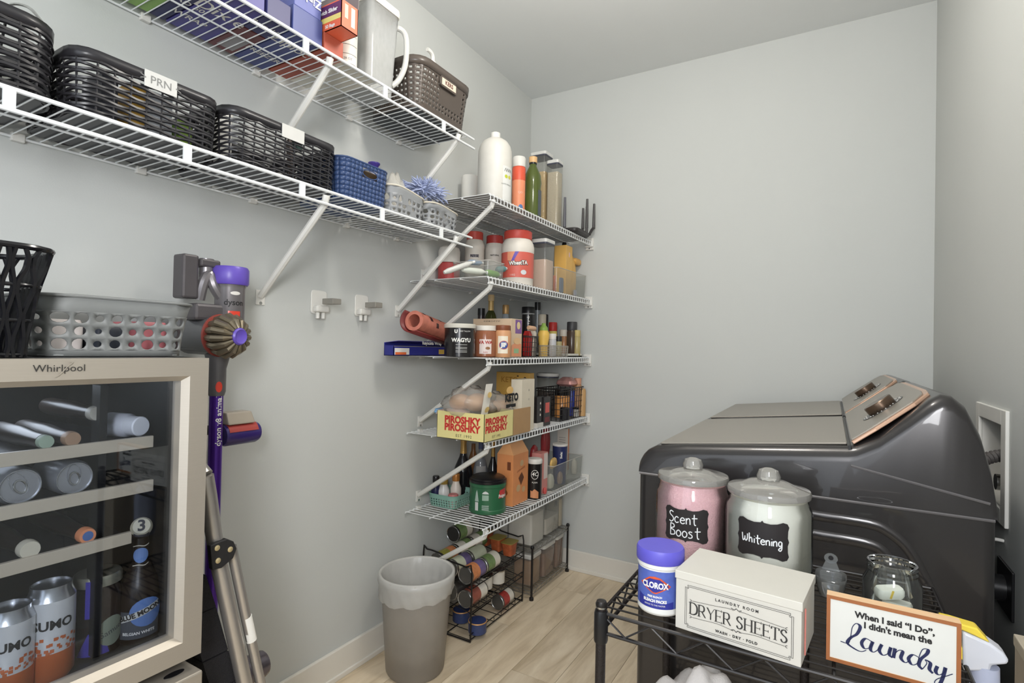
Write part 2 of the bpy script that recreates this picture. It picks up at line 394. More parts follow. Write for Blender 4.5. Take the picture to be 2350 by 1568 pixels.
def cell(q, fn, u0, u1, v0, v1, hole=None, n=12):
    if not hole:
        q.add([fn(u0,v0),fn(u1,v0),fn(u1,v1),fn(u0,v1)], [(0,1,2,3)]); return
    cu, cv, ru, rv, sh = hole; O = []; I = []
    for k in range(n):
        t = 2*PI*(k+.5)/n if sh == 'o' else 2*PI*k/n+PI/4
        c, s = math.cos(t), math.sin(t); m_ = max(abs(c), abs(s)); c2, s2 = c/m_, s/m_
        O.append(fn((u0+u1)/2+(u1-u0)/2*c2, (v0+v1)/2+(v1-v0)/2*s2))
        if sh == 'o': I.append(fn(cu+ru*c, cv+rv*s))
        else: I.append(fn(cu+ru*c2, cv+rv*s2))
    q.add(O+I, [(k, (k+1) % n, n+(k+1) % n, n+k) for k in range(n)])
    if sh == 'o':   # fill the four cell corners
        for sx, sy in ((1,1),(-1,1),(-1,-1),(1,-1)):
            cor = fn((u0+u1)/2+(u1-u0)/2*sx, (v0+v1)/2+(v1-v0)/2*sy)
            ks = sorted(range(n), key=lambda k: (Vector(O[k])-cor).length)[:2]
            q.add([cor, O[ks[0]], O[ks[1]]], [(0,1,2)])
def perf_wall(fn, P, h, vz, nu, holes, name, mt, parent, solid=.0025):
    """holes(i, j) -> (ru, rv, shape) as a share of the cell, vz = list of row limits"""
    q = M(); du = P/nu
    for j in range(len(vz)-1):
        for i in range(nu):
            u0, u1, v0, v1 = i*du, (i+1)*du, vz[j], vz[j+1]; hh = holes(i, j)
            cell(q, fn, u0, u1, v0, v1, hh and ((u0+u1)/2, (v0+v1)/2, hh[0]*du/2, hh[1]*(v1-v0)/2, hh[2]), 8 if hh and hh[2] == 'q' else 12)
    me = q.mesh(name); b = bmesh.new(); b.from_mesh(me); bmesh.ops.remove_doubles(b, verts=b.verts, dist=1e-5); bmesh.ops.recalc_face_normals(b, faces=b.faces); b.to_mesh(me); b.free(); me.shade_smooth()
    return mkobj(name, me, mt, parent, solid=solid)
def wavy(fn, P, h, rows, waves, amp, r, name, mt, parent, n=84, gap=1):
    """rows of round strands that weave in and out"""
    q = M()
    for j in range(rows):
        v = h*(j+.5)/rows; pts = []
        for k in range(n):
            u = P*k/n; p = fn(u, v); c = fn(u+.001, v)-fn(u-.001, v); c.normalize(); no = Vector((c.y,-c.x,0))
            w = math.sin(2*PI*waves*k/n+(PI if j % 2 else 0))
            pts.append(p+no*amp*w+Vector((0,0,h/rows*.22*math.cos(2*PI*waves*k/n+(PI if j % 2 else 0)))))
        q.tube(pts, r, 5, closed=True)
    return q.obj(name, mt, parent)
def rim(fn, P, v, r, mt, parent, n=64, name='rim'):
    return M().tube([fn(P*k/n, v) for k in range(n)], r, 8, closed=True).obj(name, mt, parent)

# ------------------------------------------------------------------ beverage fridge and what carries it
FX = .58
tr = onx(480, 822, FX); bl = onx(457.7, 1500.6, FX)
fy1, fz1, fz0 = tr.y, tr.z, bl.z; fy0 = fy1-.52; xd = FX-.04
GB = mat('black_cabinet', (22,22,24), .4, var=.1)
t = thing('beverage_fridge', 'stainless steel framed glass-door drinks fridge standing on the lower steel appliance', 'fridge', (0,0,0))
q = M().box(.05,.062,fy0,fy1,fz0-.012,fz1).box(.05,xd,fy0,fy0+.022,fz0-.012,fz1).box(.05,xd,fy1-.022,fy1,fz0-.012,fz1).box(.05,xd,fy0,fy1,fz0-.012,fz0+.012).box(.05,xd,fy0,fy1,fz1-.03,fz1)
q.obj('cabinet', GB, t, smooth=False)
sw = .043
def mitre(name, par, A, B, mt):
    """one rail of the door frame: outer edge A (two points), inner edge B (two points)"""
    q = M(); d = .012
    (a0, a1), (b0, b1) = A, B
    def lerp(p, q_, k): return (p[0]+(q_[0]-p[0])*k, p[1]+(q_[1]-p[1])*k)
    c0, c1 = lerp(b0, a0, .22), lerp(b1, a1, .22)
    V = [(FX,*a0),(FX,*a1),(FX,*c1),(FX,*c0),(FX-d,*b0),(FX-d,*b1),(xd+.002,*a0),(xd+.002,*a1),(xd+.002,*b0),(xd+.002,*b1)]
    q.add(V, [(0,1,2,3),(3,2,5,4),(0,6,7,1),(4,5,9,8),(6,8,9,7),(0,3,4,8,6),(1,7,9,5,2)])
    return q.obj(name, mt, par, smooth=False)
O = [(fy0,fz0),(fy1,fz0),(fy1,fz1),(fy0,fz1)]; I = [(fy0+sw,fz0+sw),(fy1-sw,fz0+sw),(fy1-sw,fz1-sw*.95),(fy0+sw,fz1-sw*.95)]
door = M().box(xd-.004,xd+.003,fy0,fy1,fz0,fz0+sw*.8).box(xd-.004,xd+.003,fy0,fy1,fz1-sw*.8,fz1).box(xd-.004,xd+.003,fy0,fy0+sw*.8,fz0,fz1).box(xd-.004,xd+.003,fy1-sw*.8,fy1,fz0,fz1).obj('door', BLACK_PL, t, smooth=False)
for k in range(4):
    mitre('frame_rail', door, (O[k],O[(k+1)%4]), (I[k],I[(k+1)%4]), STEEL)
gm = bpy.data.materials.new('tinted_glass'); gm.use_nodes = True; N = gm.node_tree.nodes; L = gm.node_tree.links; N.clear()
L = gm.node_tree.links; o_ = N.new('ShaderNodeOutputMaterial'); mx = N.new('ShaderNodeMixShader'); fr = fresnel(N, L, 1.6)
ts = N.new('ShaderNodeBsdfTransparent'); ts.inputs[0].default_value = (.86,.88,.91,1); gl = N.new('ShaderNodeBsdfGlossy'); gl.inputs['Roughness'].default_value = .02; gl.inputs[0].default_value = (.75,.78,.82,1)
L.new(fr.outputs[0], mx.inputs[0]); L.new(ts.outputs[0], mx.inputs[1]); L.new(gl.outputs[0], mx.inputs[2]); L.new(mx.outputs[0], o_.inputs[0])
M().box(xd+.006,xd+.010,fy0+sw*.6,fy1-sw*.6,fz0+sw*.6,fz1-sw*.6).obj('glass_pane', gm, door, smooth=False)
lp = onx(138, 846, FX+.0015)
fn = flat(lp, (0,1,0), (0,0,1))
letter('Whirlpool', .0150, fn, mat('engraved_grey', (58,56,54), .4, .3), door, 'logo', space=1.03)
strokes([[(-.008,-.012),(-.003,-.011),(.003,-.005),(.009,.003),(.015,.009),(.010,.0105)]], flat(lp+Vector((.0008,0,0)), (0,1,0), (0,0,1)), .0014, STEEL, door, 'logo_swoosh')
# inside shelves with pale front strips
SHX = .505
strip_m = mat('shelf_strip', (186,176,158), .4, .2)
for (p0, p1) in (((0,1057),(350,1012)),((0,1178),(350,1112)),((0,1300),(300,1232))):
    a = onx(*p1, SHX); zc = a.z
    s = M().box(.08,SHX-.004,fy0+.024,a.y,zc-.008,zc+.002).obj('shelf', mat('shelf_grid', (40,40,44), .4, alpha=.55), t, smooth=False)
    M().box(SHX-.004,SHX+.004,fy0+.024,a.y,zc-.011,zc+.010).obj('front_strip', strip_m, s, smooth=False, bevel=.001)
M().box(SHX-.06,SHX-.03,onx(218,1200,SHX-.05).y-.006,onx(218,1200,SHX-.05).y+.006,fz0+.02,fz1-.05).obj('shelf_post', BLACK_PL, t, smooth=False)
il = area('fridge_fill', (.30,(fy0+fy1)/2,fz1-.034), (.36,(fy0+fy1)/2,fz0), .2, .3, 1.1, (.85,.92,1)); il.parent = t  # unseen lamp added to brighten the dark interior
# the stainless appliance under it
lz = fz0-.018; lx = onx(463, 1535, FX+.008); ly = lx.y
t = thing('undercounter_appliance', 'stainless steel appliance with dark recess in its door top, under the glass-door fridge', 'appliance', (0,0,0))
M().box(.05,xd-.01,fy0,ly-.004,.012,lz).obj('cabinet', GB, t, smooth=False)
M().box(xd-.01,FX+.012,fy0,ly,.05,lz-.008).obj('door', STEEL, t, smooth=False, bevel=.003)
M().lathe([(.001,0),(.011,0),(.011,.0015)], 20, (0,0,0)).map(lambda x, y, z: (x*.7+xd+.022, y*1.6+ly-.035, z+lz-.0085)).obj('finger_hole', BLACK_PL, t)
for a, b in ((.06,fy0+.02),(.06,ly-.06),(xd-.08,fy0+.02),(xd-.08,ly-.06)): M().box(a,a+.04,b,b+.04,0,.012).obj('foot', BLACK_PL, t, smooth=False)
# drinks inside -------------------------------------------------------
ALU = mat('can_aluminium', (190,192,196), .25, .9, var=.04)
def can_end(t, c, r, ax, rot=0):
    c, ax = Vector(c), Vector(ax); e1 = ax.orthogonal().normalized(); e2 = ax.cross(e1)
    f = lambda a, b: c+e1*(a*math.cos(rot)-b*math.sin(rot))+e2*(a*math.sin(rot)+b*math.cos(rot))+ax*.0015
    M().tube([f(*p) for p in ell(0,.15*r,.34*r,.62*r,18)], .0006, 5, closed=True).obj('tear_line', ALU, t)
    M().tube([f(*p) for p in ell(0,-.02*r,.24*r,.36*r,16)], .0016, 6, closed=True).obj('pull_tab', CHROME, t)
def lying_can(p, r, ln, label, col):
    t = thing('drink_can', label, 'can', p, group='cans in the drinks fridge')
    M().lathe([(r*.8,-ln),(r,-ln+.01),(r,-.012),(r*.86,-.003)], 28, (0,0,0), (1,0,0)).obj('body', col, t)
    M().lathe([(r*.86,-.003),(r*.88,0),(r*.84,.0),(r*.8,-.004),(.001,-.004)], 28, (0,0,0), (1,0,0), cap0=False).obj('end', ALU, t)
    can_end(t, (-.004,0,0), r, (1,0,0), random.uniform(-1,1))
s2 = onx(350, 1112, SHX).z+.002
for px, rp, lab in ((48,44,'drink can lying end-on in the fridge at the left of the middle strip shelf'),(172,40,'drink can lying end-on in the fridge beside the dark shelf post')):
    p = onx(px, 1104, SHX-.012); r = rp*dep(p)/FPX
    lying_can((SHX-.012, p.y, s2+r+.001), r, .10, lab, mat('can_silver', (170,172,176), .3, .7))
def fridge_can(px, pt, pb, wp, x, label, text):
    a = onx(px, pb, x); r = wp/2*dep(a)/FPX; h = (pb-pt)*dep(a)/FPX; zb = fz0+.0125
    t = thing('tall_drink_can', label, 'can', (x, a.y, zb), group='tall white cans in the drinks fridge')
    M().lathe([(r*.82,0),(r,.01),(r,h*.32)], 28, cap1=False).obj('orange_band', mat('can_orange', (196,104,58), .3, .3), t)
    M().lathe([(r,h*.32),(r,h*.86)], 28, cap0=False, cap1=False).obj('white_band', mat('can_white', (206,208,210), .3, .3), t)
    M().lathe([(r,h*.86),(r*.84,h*.95),(r*.84,h),(r*.78,h),(r*.76,h-.004),(.001,h-.004)], 28, cap0=False).obj('top', ALU, t)
    az = math.atan2(CAM.y-a.y, CAM.x-x)
    letter(text, r*.62, around((0,0,h*.62), r+.0006, az+.1), INK, t, bold=.0006)
    q = M(); rn = random.Random(px)
    for k in range(40):
        a_ = az+rn.uniform(-1.4,1.4); z = h*(.33+.16*rn.random()**1.6); s = .0015+.0015*rn.random()
        f = around((0,0,z), r+.0005, a_); q.add([f(-s,-s),f(s,-s),f(s,s),f(-s,s)], [(0,1,2,3)])
    tag(q.obj('speckles', mat('can_orange', (196,104,58)), t), None, kind='stuff')
fridge_can(112, 1322, 1535, 92, .46, 'tall white and orange drink can at the fridge bottom, beside the dark jar', 'SUMO')
fridge_can(18, 1338, 1545, 92, .47, 'tall white and orange drink can at the fridge bottom, deeper in by the hinge side', 'SUMO')
def bottle_lying(px, py, rp, x, z, col, cap, label, num=None, br=.016):
    p = onx(px, py, x); r = rp*dep(p)/FPX
    t = thing('bottle_lying', label, 'bottle', (x, p.y, z+br+.001), group='bottles lying on the fridge shelves')
    M().lathe([(br*.93,-.20),(br,-.19),(br,-.10),(.012,-.045),(.0115,-.008)], 20, (0,0,0), (1,0,0)).obj('body', col, t)
    M().lathe([(r,-.012),(r,-.002),(r*.9,.003),(.001,.003)], 20, (0,0,0), (1,0,0)).obj('cap', cap, t)
    if num: letter(num, r*1.5, flat((.004,0,0), (0,1,0), (0,0,1)), INK, t, bold=.0005)
    return t
BG = mat('dark_bottle_glass', (34,26,22), .3, alpha=.9)
z1 = onx(350, 1012, SHX).z+.002; z3 = onx(300, 1232, SHX).z+.002
bottle_lying(222,950,17,.46,z1+.034,BG,C(176,172,160),'bottle with pale tan cap lying higher on the top fridge shelf')
bottle_lying(105,1020,16,.5,z1,BG,C(142,158,140),'bottle with green-grey cap lying on the top fridge shelf')
bottle_lying(166,1010,17,.5,z1,BG,C(150,122,98),'bottle with brown cap lying on the top fridge shelf')
bottle_lying(68,1262,21,.5,z3,BG,C(188,182,164),'bottle with cream cap lying on the lowest fridge shelf')
b = bottle_lying(200,1230,18,.5,z3,BG,C(206,132,92),'bottle with orange and blue cap lying on the lowest fridge shelf')
M().lathe([(.008,.0032),(.001,.0036)], 14, (0,0,0), (1,0,0)).obj('blue_mark', C(66,96,150), b)
p = onx(300, 990, .47)
t = thing('small_white_bottle', 'small white pill-shaped bottle lying on the top fridge shelf beside the pale strip', 'bottle', (.43, p.y, z1+.023))
M().lathe([(.02,-.03),(.022,-.024),(.022,.02),(.017,.028)], 20, (0,0,0), (1,.25,0)).obj('body', C(196,198,206), t)
M().lathe([(.018,.028),(.018,.05),(.016,.052)], 20, (0,0,0), (1,.25,0)).obj('cap', C(214,216,222), t)
# dark jar with metal lid, round-label bottle, blue-moon-label bottle
p = onx(222, 1430, .43); zb = fz0+.0125
t = thing('dark_jar', 'dark jar with metal screw lid and blue tape at the fridge bottom', 'jar', (.43, p.y, zb))
r = 48*dep(p)/FPX; h = .135
M().lathe([(r*.95,0),(r,.01),(r,h*.75),(r*.8,h*.9)], 26).obj('body', mat('dark_jar_glass', (30,22,24), .1, alpha=.9), t)
M().lathe([(r*.95,h*.9),(r*.97,h*.9),(r*.97,h),(r*.9,h+.004)], 26).obj('lid', mat('jar_lid', (168,166,150), .3, .7), t)
az = math.atan2(CAM.y-p.y, CAM.x-.43)
patch(rect(-.012,.008,h*.52,h*1.0), around((0,0,0), r*1.005, az-.15), C(62,54,150), t, 'blue_tape')
patch([(-.03,0),(.02,0),(.012,.028),(-.012,.04)], around((0,0,.004), r*1.006, az), C(56,50,146), t, 'blue_label')
t2 = patch(ell(.024,.036,.024,.026), around((0,0,.004), r*1.012, az), C(128,138,122), t, 'oval_label')
letter('Samuel', .014, around((0,0,.04), r*1.02, az+.024/r), C(52,60,66), t, rot=.25)
p = onx(318, 1450, .45)
t = thing('beer_bottle', 'dark beer bottle with blue moon label and cream cap numbered 3 in the fridge', 'bottle', (.45, p.y, zb))
r = 42*dep(p)/FPX; hh = onx(326, 1206, .45).z-zb
M().lathe([(r*.9,0),(r,.006),(r,hh*.40),(r*.85,hh*.52),(r*.36,hh*.70),(r*.33,hh*.90),(r*.38,hh*.91),(r*.38,hh*.95)], 26).obj('body', BG, t)
az = math.atan2(CAM.y-p.y, CAM.x-.45); cr_ = 20*dep(p)/FPX; ca_ = Vector((math.cos(az)*.9, math.sin(az)*.9, .42)).normalized()
M().lathe([(cr_*1.05,-.014),(cr_*1.1,-.008),(cr_*.98,-.006),(cr_,0),(cr_*.85,.004),(.001,.004)], 22, (ca_.x*.006,ca_.y*.006,hh), ca_).obj('cap', C(190,184,160), t)
e1_ = Vector((-math.sin(az), math.cos(az), 0)); letter('3', cr_*1.7, flat(Vector((ca_.x*.006,ca_.y*.006,hh))+ca_*.0048, e1_, ca_.cross(e1_)), INK, t, 'cap_number', bold=.0008)
patch(rect(-.036,.036,.012,.062), around((0,0,0), r+.0006, az), mat('beer_label', (74,78,84), .5), t, 'label')
patch(ell(.012,.058,.028,.026), around((0,0,0), r+.0012, az), C(94,124,178), t, 'moon')
patch([(-.03,.042),(.034,.062),(.034,.074),(-.03,.054)], around((0,0,0), r+.0018, az), C(196,196,190), t, 'banner')
letter('BLUE MOON', .0125, around((0,0,.058), r+.0024, az+.04), INK, t, rot=.27, bold=.0005)
letter('BELGIAN WHITE', .0072, around((0,0,.022), r+.0012, az), PAPER, t, bold=.0002)
zn_ = onx(322, 1278, .47).z-zb
patch(ell(0,zn_,.013,.014), around((0,0,0), r*.40+.002, az), C(104,134,186), t, 'neck_moon')
for dz in (-.018,.018): strokes([[(-.014,zn_+dz-.001),(-.004,zn_+dz+.001),(.006,zn_+dz-.001),(.014,zn_+dz+.002)]], around((0,0,0), r*.42+.002, az), .0018, C(196,190,176), t, 'neck_line')
# ------------------------------------------------------------------ on top of the fridge
ft = fz1
GREYB = mat('grey_basket_plastic', (120,122,121), .5, var=.05)
pl = onx(98, 805, .47); pr = onx(428, 812, .47)
b_ = (pr.y-pl.y)/2; a_ = .095; hb = onx(300, 690, .49).z-ft
t = thing('grey_basket', 'grey plastic basket with round holes on top of the glass-door fridge', 'basket', (.47-a_, (pr.y+pl.y)/2, ft+.001))
fn, P = wallfn(a_, b_, .035, hb, .018, .8)
nuP = int(P/.026)
def hl(i, j):
    if j in (0, 4) or i >= 9 and i < nuP-4: return None
    s = (.66,.42,.80,.5)[(i+2*j) % 4]
    return (s, s*1.05, 'o')
perf_wall(fn, P, hb, [0,.010,.032,.054,.076,hb], nuP, hl, 'perforated_wall', GREYB, t)
M().loft([rrect(a_,b_,.035,.001),rrect(a_,b_,.035,.003)]).obj('bottom', GREYB, t)
rim(fn, P, hb, .003, GREYB, t)
for k, (dx, dy, sx, sy, hz, col, lab) in enumerate(((-.02,-.07,.12,.07,.06,(222,214,212),'pale folded cloth inside the grey holed basket'),(.0,.0,.11,.05,.05,(52,58,70),'dark blue pouch inside the grey holed basket'),(-.01,.075,.12,.06,.062,(206,120,128),'pink carton inside the grey holed basket'))):
    m_ = M().loft([rrect(sx/2*s_,sy/2*s_,.012,z) for s_, z in ((.9,0),(1,.006),(1,hz-.01),(.92,hz))])
    o = m_.obj(('folded_cloth','zip_pouch','small_carton')[k], C(*col), None); o.location = (t.location.x+dx, t.location.y+dy, ft+.0045)
    tag(o, lab, ('cloth','pouch','carton')[k])
# black ribbed basket in front of it
pr = onx(46, 795, .50); top = onx(92, 580, .52)
hb2 = top.z-ft
t = thing('black_ribbed_basket', 'tall black plastic basket of wavy upright ribs on top of the glass-door fridge', 'basket', (.475, pr.y-.075, ft+.001))
fn, P = wallfn(.06, .075, .02, hb2, .028, .5)
BK = mat('glossy_black_plastic', (20,20,23), .18, var=.1)
q = M(); nr = int(P/.0085)
for k in range(nr):
    u = P*k/nr; pts = []
    for j in range(11):
        v = hb2*j/10; pts.append(fn(u+.003*math.sin(j*PI/2.5+(PI if k % 2 else 0)), v))
    q.tube(pts, .0036, 5)
tag(q.obj('upright_ribs', BK, t), None, kind='stuff')
for v in (.004, .34*hb2, .66*hb2): rim(fn, P, v, .003, BK, t, name='band')
rim(fn, P, hb2, .0045, BK, t)
M().loft([rrect(.06,.075,.02,0),rrect(.06,.075,.02,.003)]).obj('bottom', BK, t)

# ------------------------------------------------------------------ cordless vacuum on its wall dock
VX, VY = .135, -1.952
DG = mat('dark_grey_plastic', (84,80,82), .35, .25, var=.08); MG = mat('metallic_grey', (128,124,126), .3, .5)
PUR = mat('purple_metal', (84,46,150), .28, .55, var=.08); PUR2 = mat('purple_plastic', (98,78,176), .35)
GOLD = mat('bronze_fins', (126,116,98), .28, .6); RED = mat('red_plastic', (206,62,44), .3)
def vz(py): return onx(500, py, VX).z
t = thing('cordless_vacuum', 'cordless stick vacuum with purple wand and bronze cyclone hanging on the left wall', 'vacuum', (0,0,0))
yc = onx(529, 640, VX).y
M().lathe([(.044,vz(652)),(.047,vz(648)),(.047,vz(616)),(.043,vz(610)),(.001,vz(609))], 32, (VX,yc,0)).obj('filter_cap', PUR2, t)
M().lathe([(.032,vz(745)),(.038,vz(735)),(.038,vz(660)),(.041,vz(651))], 30, (VX,yc,0)).obj('motor_body', MG, t)
az = math.atan2(CAM.y-yc, CAM.x-VX)
letter('dyson', .022, around((VX,yc,vz(694)), .0386, az+.28), INK, t, 'logo', bold=.0004)
patch(rect(-.016,.016,-.008,.008), around((VX,yc,vz(720)), .0388, az+.3), RED, t, 'release_button')
patch([(-.02,.004),(.02,.004),(.012,-.012),(-.012,-.012)], around((VX,yc,vz(731)), .0386, az+.3), C(60,24,28,rough=.2), t, 'intake_window')
patch(ell(0,0,.013,.005), around((VX,yc,vz(672)), .0388, az+.35), C(210,206,200), t, 'power_switch')
ca = Vector((.985,.17,-.03)).normalized(); cc = onx(538, 772, VX+.075)
M().lathe([(.05,-.165),(.055,-.155),(.055,-.055),(.057,-.05)], 30, cc, ca).obj('dust_bin', mat('smoky_bin', (104,104,106), .2, .2), t)
M().lathe([(.0575,-.052),(.0575,-.046)], 30, cc, ca).obj('bin_seal', C(150,70,62), t)
fins = M(); e1 = ca.orthogonal().normalized(); e2 = ca.cross(e1)
for k in range(15):
    a = 2*PI*k/15; dr = e1*math.cos(a)+e2*math.sin(a)
    fins.tube([cc+ca*-.05+dr*.044, cc+ca*-.018+dr*.052, cc+ca*.006+dr*.040, cc+ca*.016+dr*.022], [.009,.0105,.0085,.004], 8)
fins.obj('cyclone_fins', GOLD, t)
M().lathe([(.044,-.05),(.04,0),(.02,.012)], 24, cc, ca).obj('cyclone_core', DG, t)
M().lathe([(.022,.010),(.023,.020),(.019,.024),(.012,.020),(.001,.019)], 24, cc, ca).obj('cyclone_cap', PUR2, t)
# handle and battery behind the body
by0, by1 = onx(408, 600, VX-.03).y, onx(446, 600, VX-.03).y
q = M().box(VX-.055,VX-.005,by0,by1,vz(690),vz(592)).obj('battery', DG, t, smooth=False, bevel=.006)
M().box(VX-.045,VX+.0,by1+.001,onx(498, 600, VX-.02).y,vz(616),vz(598)).obj('handle_top', DG, t, smooth=False, bevel=.005)
M().lathe([(.017,vz(650)),(.018,vz(596))], 18, (VX-.02, onx(474, 600, VX-.02).y, 0)).obj('handle_post', MG, t)
M().tube(catmull([(VX-.02,by1+.01,vz(690)),(VX-.01,by1+.015,vz(650)),(VX-.01,by1+.03,vz(632)),(VX,yc-.045,vz(660)),(VX,yc-.02,vz(690))]), .014, 10).obj('pistol_grip', MG, t)
M().box(VX-.04,VX+.02,by0+.02,yc-.01,vz(738),vz(700)).obj('rear_housing', DG, t, smooth=False, bevel=.008)
wy = onx(497, 905, VX).y
M().lathe([(.019,vz(908)),(.0225,vz(898)),(.0225,vz(846)),(.034,vz(806)),(.036,vz(790))], 24, (VX,wy,0)).obj('neck', mat('neck_grey', (104,102,104), .4, .3), t)
patch(ell(0,0,.0085,.0145), around((VX,wy,vz(887)), .0232, az+.25), RED, t, 'wand_button')
M().lathe([(.0172,.36),(.0172,vz(906))], 24, (VX,wy,0)).obj('wand', PUR, t)
letter('dyson v8 animal', .021, lambda a, b: around((VX,wy,vz(965)), .0176, az+.45)(-b, a), PAPER, t, 'wand_print', bold=.0004)
hy0, hy1 = onx(470, 1530, VX+.03).y, onx(604, 1530, VX+.03).y
M().lathe([(.034,0),(.038,.006),(.038,hy1-hy0-.012),(.034,hy1-hy0)], 26, (VX+.03,hy0,.315), (0,1,0)).obj('brush_roll', mat('head_grey', (112,106,114), .25, .5), t)
M().box(VX-.02,VX+.05,wy-.04,wy+.04,.325,.38).obj('floor_head', DG, t, smooth=False, bevel=.01)
t = thing('vacuum_dock', 'dark grey vacuum dock plate screwed to the left wall behind the vacuum', 'dock', (0,0,0))
M().box(0,.03,wy-.035,wy+.03,.93,1.13).obj('back_plate', DG, t, smooth=False, bevel=.005)
M().tube([(.02,wy+.02,.985),(.05,wy+.05,.99),(.09,wy+.06,1.0)], .014, 10).obj('tool_stalk', DG, t)
t = thing('motorised_brush_tool', 'small motorised brush attachment, clear with red and blue, parked beside the purple wand', 'brush tool', (0,0,0))
ty0, ty1 = onx(508, 980, .11).y+.001, onx(588, 980, .11).y
tz = onx(550, 990, .11).z
M().lathe([(.028,0),(.031,.006),(.031,ty1-ty0-.01),(.027,ty1-ty0)], 24, (.11,ty0,tz-.006), (0,1,0)).obj('brush_roller', mat('tool_blue', (58,44,110), .25), t)
M().lathe([(.0315,.006),(.0315,ty1-ty0-.012)], 24, (.11,ty0,tz-.004), (0,1,0)).map(lambda x, y, z: (x, y, max(z, tz+.004))).obj('red_band', C(172,72,66,rough=.25), t)
M().loft([[(x,y,tz+.024+k*.034) for x, y in ((.08,ty0+.004),(.137-.012*k,ty0+.004),(.137-.012*k,ty1-.02-.006*k),(.08,ty1-.02-.006*k))] for k in (0,1)]).obj('clear_hood', mat('tool_hood', (170,160,146), .25), t, smooth=False, bevel=.004)
# ------------------------------------------------------------------ folded step ladder beside the fridge
LX = .5
ALUT = mat('satin_aluminium', (186,182,178), .32, .75, var=.03)
t = thing('step_ladder', 'folded aluminium step ladder with black hinge leaning between fridge and wall', 'ladder', (0,0,0))
A = [onx(*p, LX) for p in ((471,1092),(479,1140),(489,1215),(503,1300),(531,1430),(561,1568))]
d_ = (A[-1]-A[-3]); A.append(A[-1]+d_*((A[-1].z-.012)/-d_.z))
B = [onx(*p, LX) for p in ((531,1255),(563,1410),(598,1568))]; d2 = B[-1]-B[0]; B.append(B[-1]+d2*((B[-1].z-.012)/-d2.z))
for dx, nm in ((0,'front_rail'),(-.3,'front_rail')):
    M().tube([p+Vector((dx,0,0)) for p in A], .0155, 14).obj(nm, ALUT, t)
for dx in (0,-.3):
    r_ = M().tube([p+Vector((dx,0,0)) for p in B], .0105, 12).obj('rear_rail', ALUT, t)
    M().lathe([(.016,0),(.016,.022),(.012,.026)], 12, (B[-1].x+dx, B[-1].y, .0)).obj('rubber_foot', BLACK_PL, r_)
f_ = M().lathe([(.021,0),(.021,.03),(.016,.034)], 12, (A[-1].x, A[-1].y, .0)).lathe([(.021,0),(.021,.03),(.016,.034)], 12, (A[-1].x-.3, A[-1].y, .0)).obj('rubber_feet', BLACK_PL, t)
M().tube([A[0], A[0]+Vector((-.03,-.01,.03)), A[0]+Vector((-.27,-.01,.03)), A[0]+Vector((-.3,0,0))], .0155, 12).obj('top_bar', ALUT, t)
hx = LX+.017
poly = [onx(*p, hx) for p in ((479,1252),(500,1242),(518,1236),(533,1242),(540,1258),(532,1280),(505,1303),(484,1308))]
h_ = M().prism([(p.y,p.z) for p in poly], hx-.008, hx+.006, 'yz').obj('hinge_plate', mat('black_hinge', (30,29,30), .6, bump=.3), t, bevel=.002)
for px, py in ((498,1258),(528,1261),(500,1287)):
    c = onx(px, py, hx+.006); M().lathe([(.0055,0),(.0055,.0015),(.003,.003)], 12, c, (1,0,0)).obj('rivet', C(196,180,140,metal=.6), h_)
s_ = M().tube([B[0].lerp(B[-1], k) for k in (.20,.27)], .0112, 12).obj('paper_sticker', PAPER, t)
tp = [onx(*p, LX) for p in ((476,1325),(500,1400),(528,1500),(548,1568))]; tp.append(tp[-1]+d_*((tp[-1].z-.10)/-d_.z))
for k in range(4):
    a, b = tp[k], tp[k+1].lerp(tp[k], .03)
    M().add([(x, y, z) for x in (LX-.27, LX-.012) for y, z in ((a.y-.05,a.z),(a.y+.004,a.z),(b.y+.004,b.z),(b.y-.05,b.z))], [(0,1,2,3),(7,6,5,4),(0,4,5,1),(1,5,6,2),(2,6,7,3),(3,7,4,0)]).obj('tread', mat('black_tread', (34,33,37), .85, var=.5, scale=500, bump=.8, bscale=420), t, smooth=False)

# ------------------------------------------------------------------ two wall grippers
for k, (px, py, lab) in enumerate(((730,694,'white adhesive wall gripper with grey bar, beside the shelf brace foot'),(828,702,'white adhesive wall gripper with grey bar, nearer to the corner shelves'))):
    p = onx(px, py, 0); t = thing('wall_gripper', lab, 'wall hook', p, group='wall grippers')
    M().loft([[(x, a, b) for a, b, _ in rrect(.034,.042,.012,0)] for x in (0,.006)]).obj('plate', WHITE_PL, t, bevel=.002)
    M().box(.006,.03,-.028,.028,-.036,-.012).obj('roller_block', WHITE_PL, t, smooth=False, bevel=.006)
    M().lathe([(.007,0),(.007,.02),(.005,.023)], 12, (.014,.012,-.058)).lathe([(.007,0),(.007,.02),(.005,.023)], 12, (.014,-.012,-.058)).obj('rollers', WHITE_PL, t)
    M().box(.03,.085,-.008,.03,-.008,.012).obj('grey_bar', mat('bar_grey', (150,146,138), .4, .3), t, smooth=False, bevel=.002)

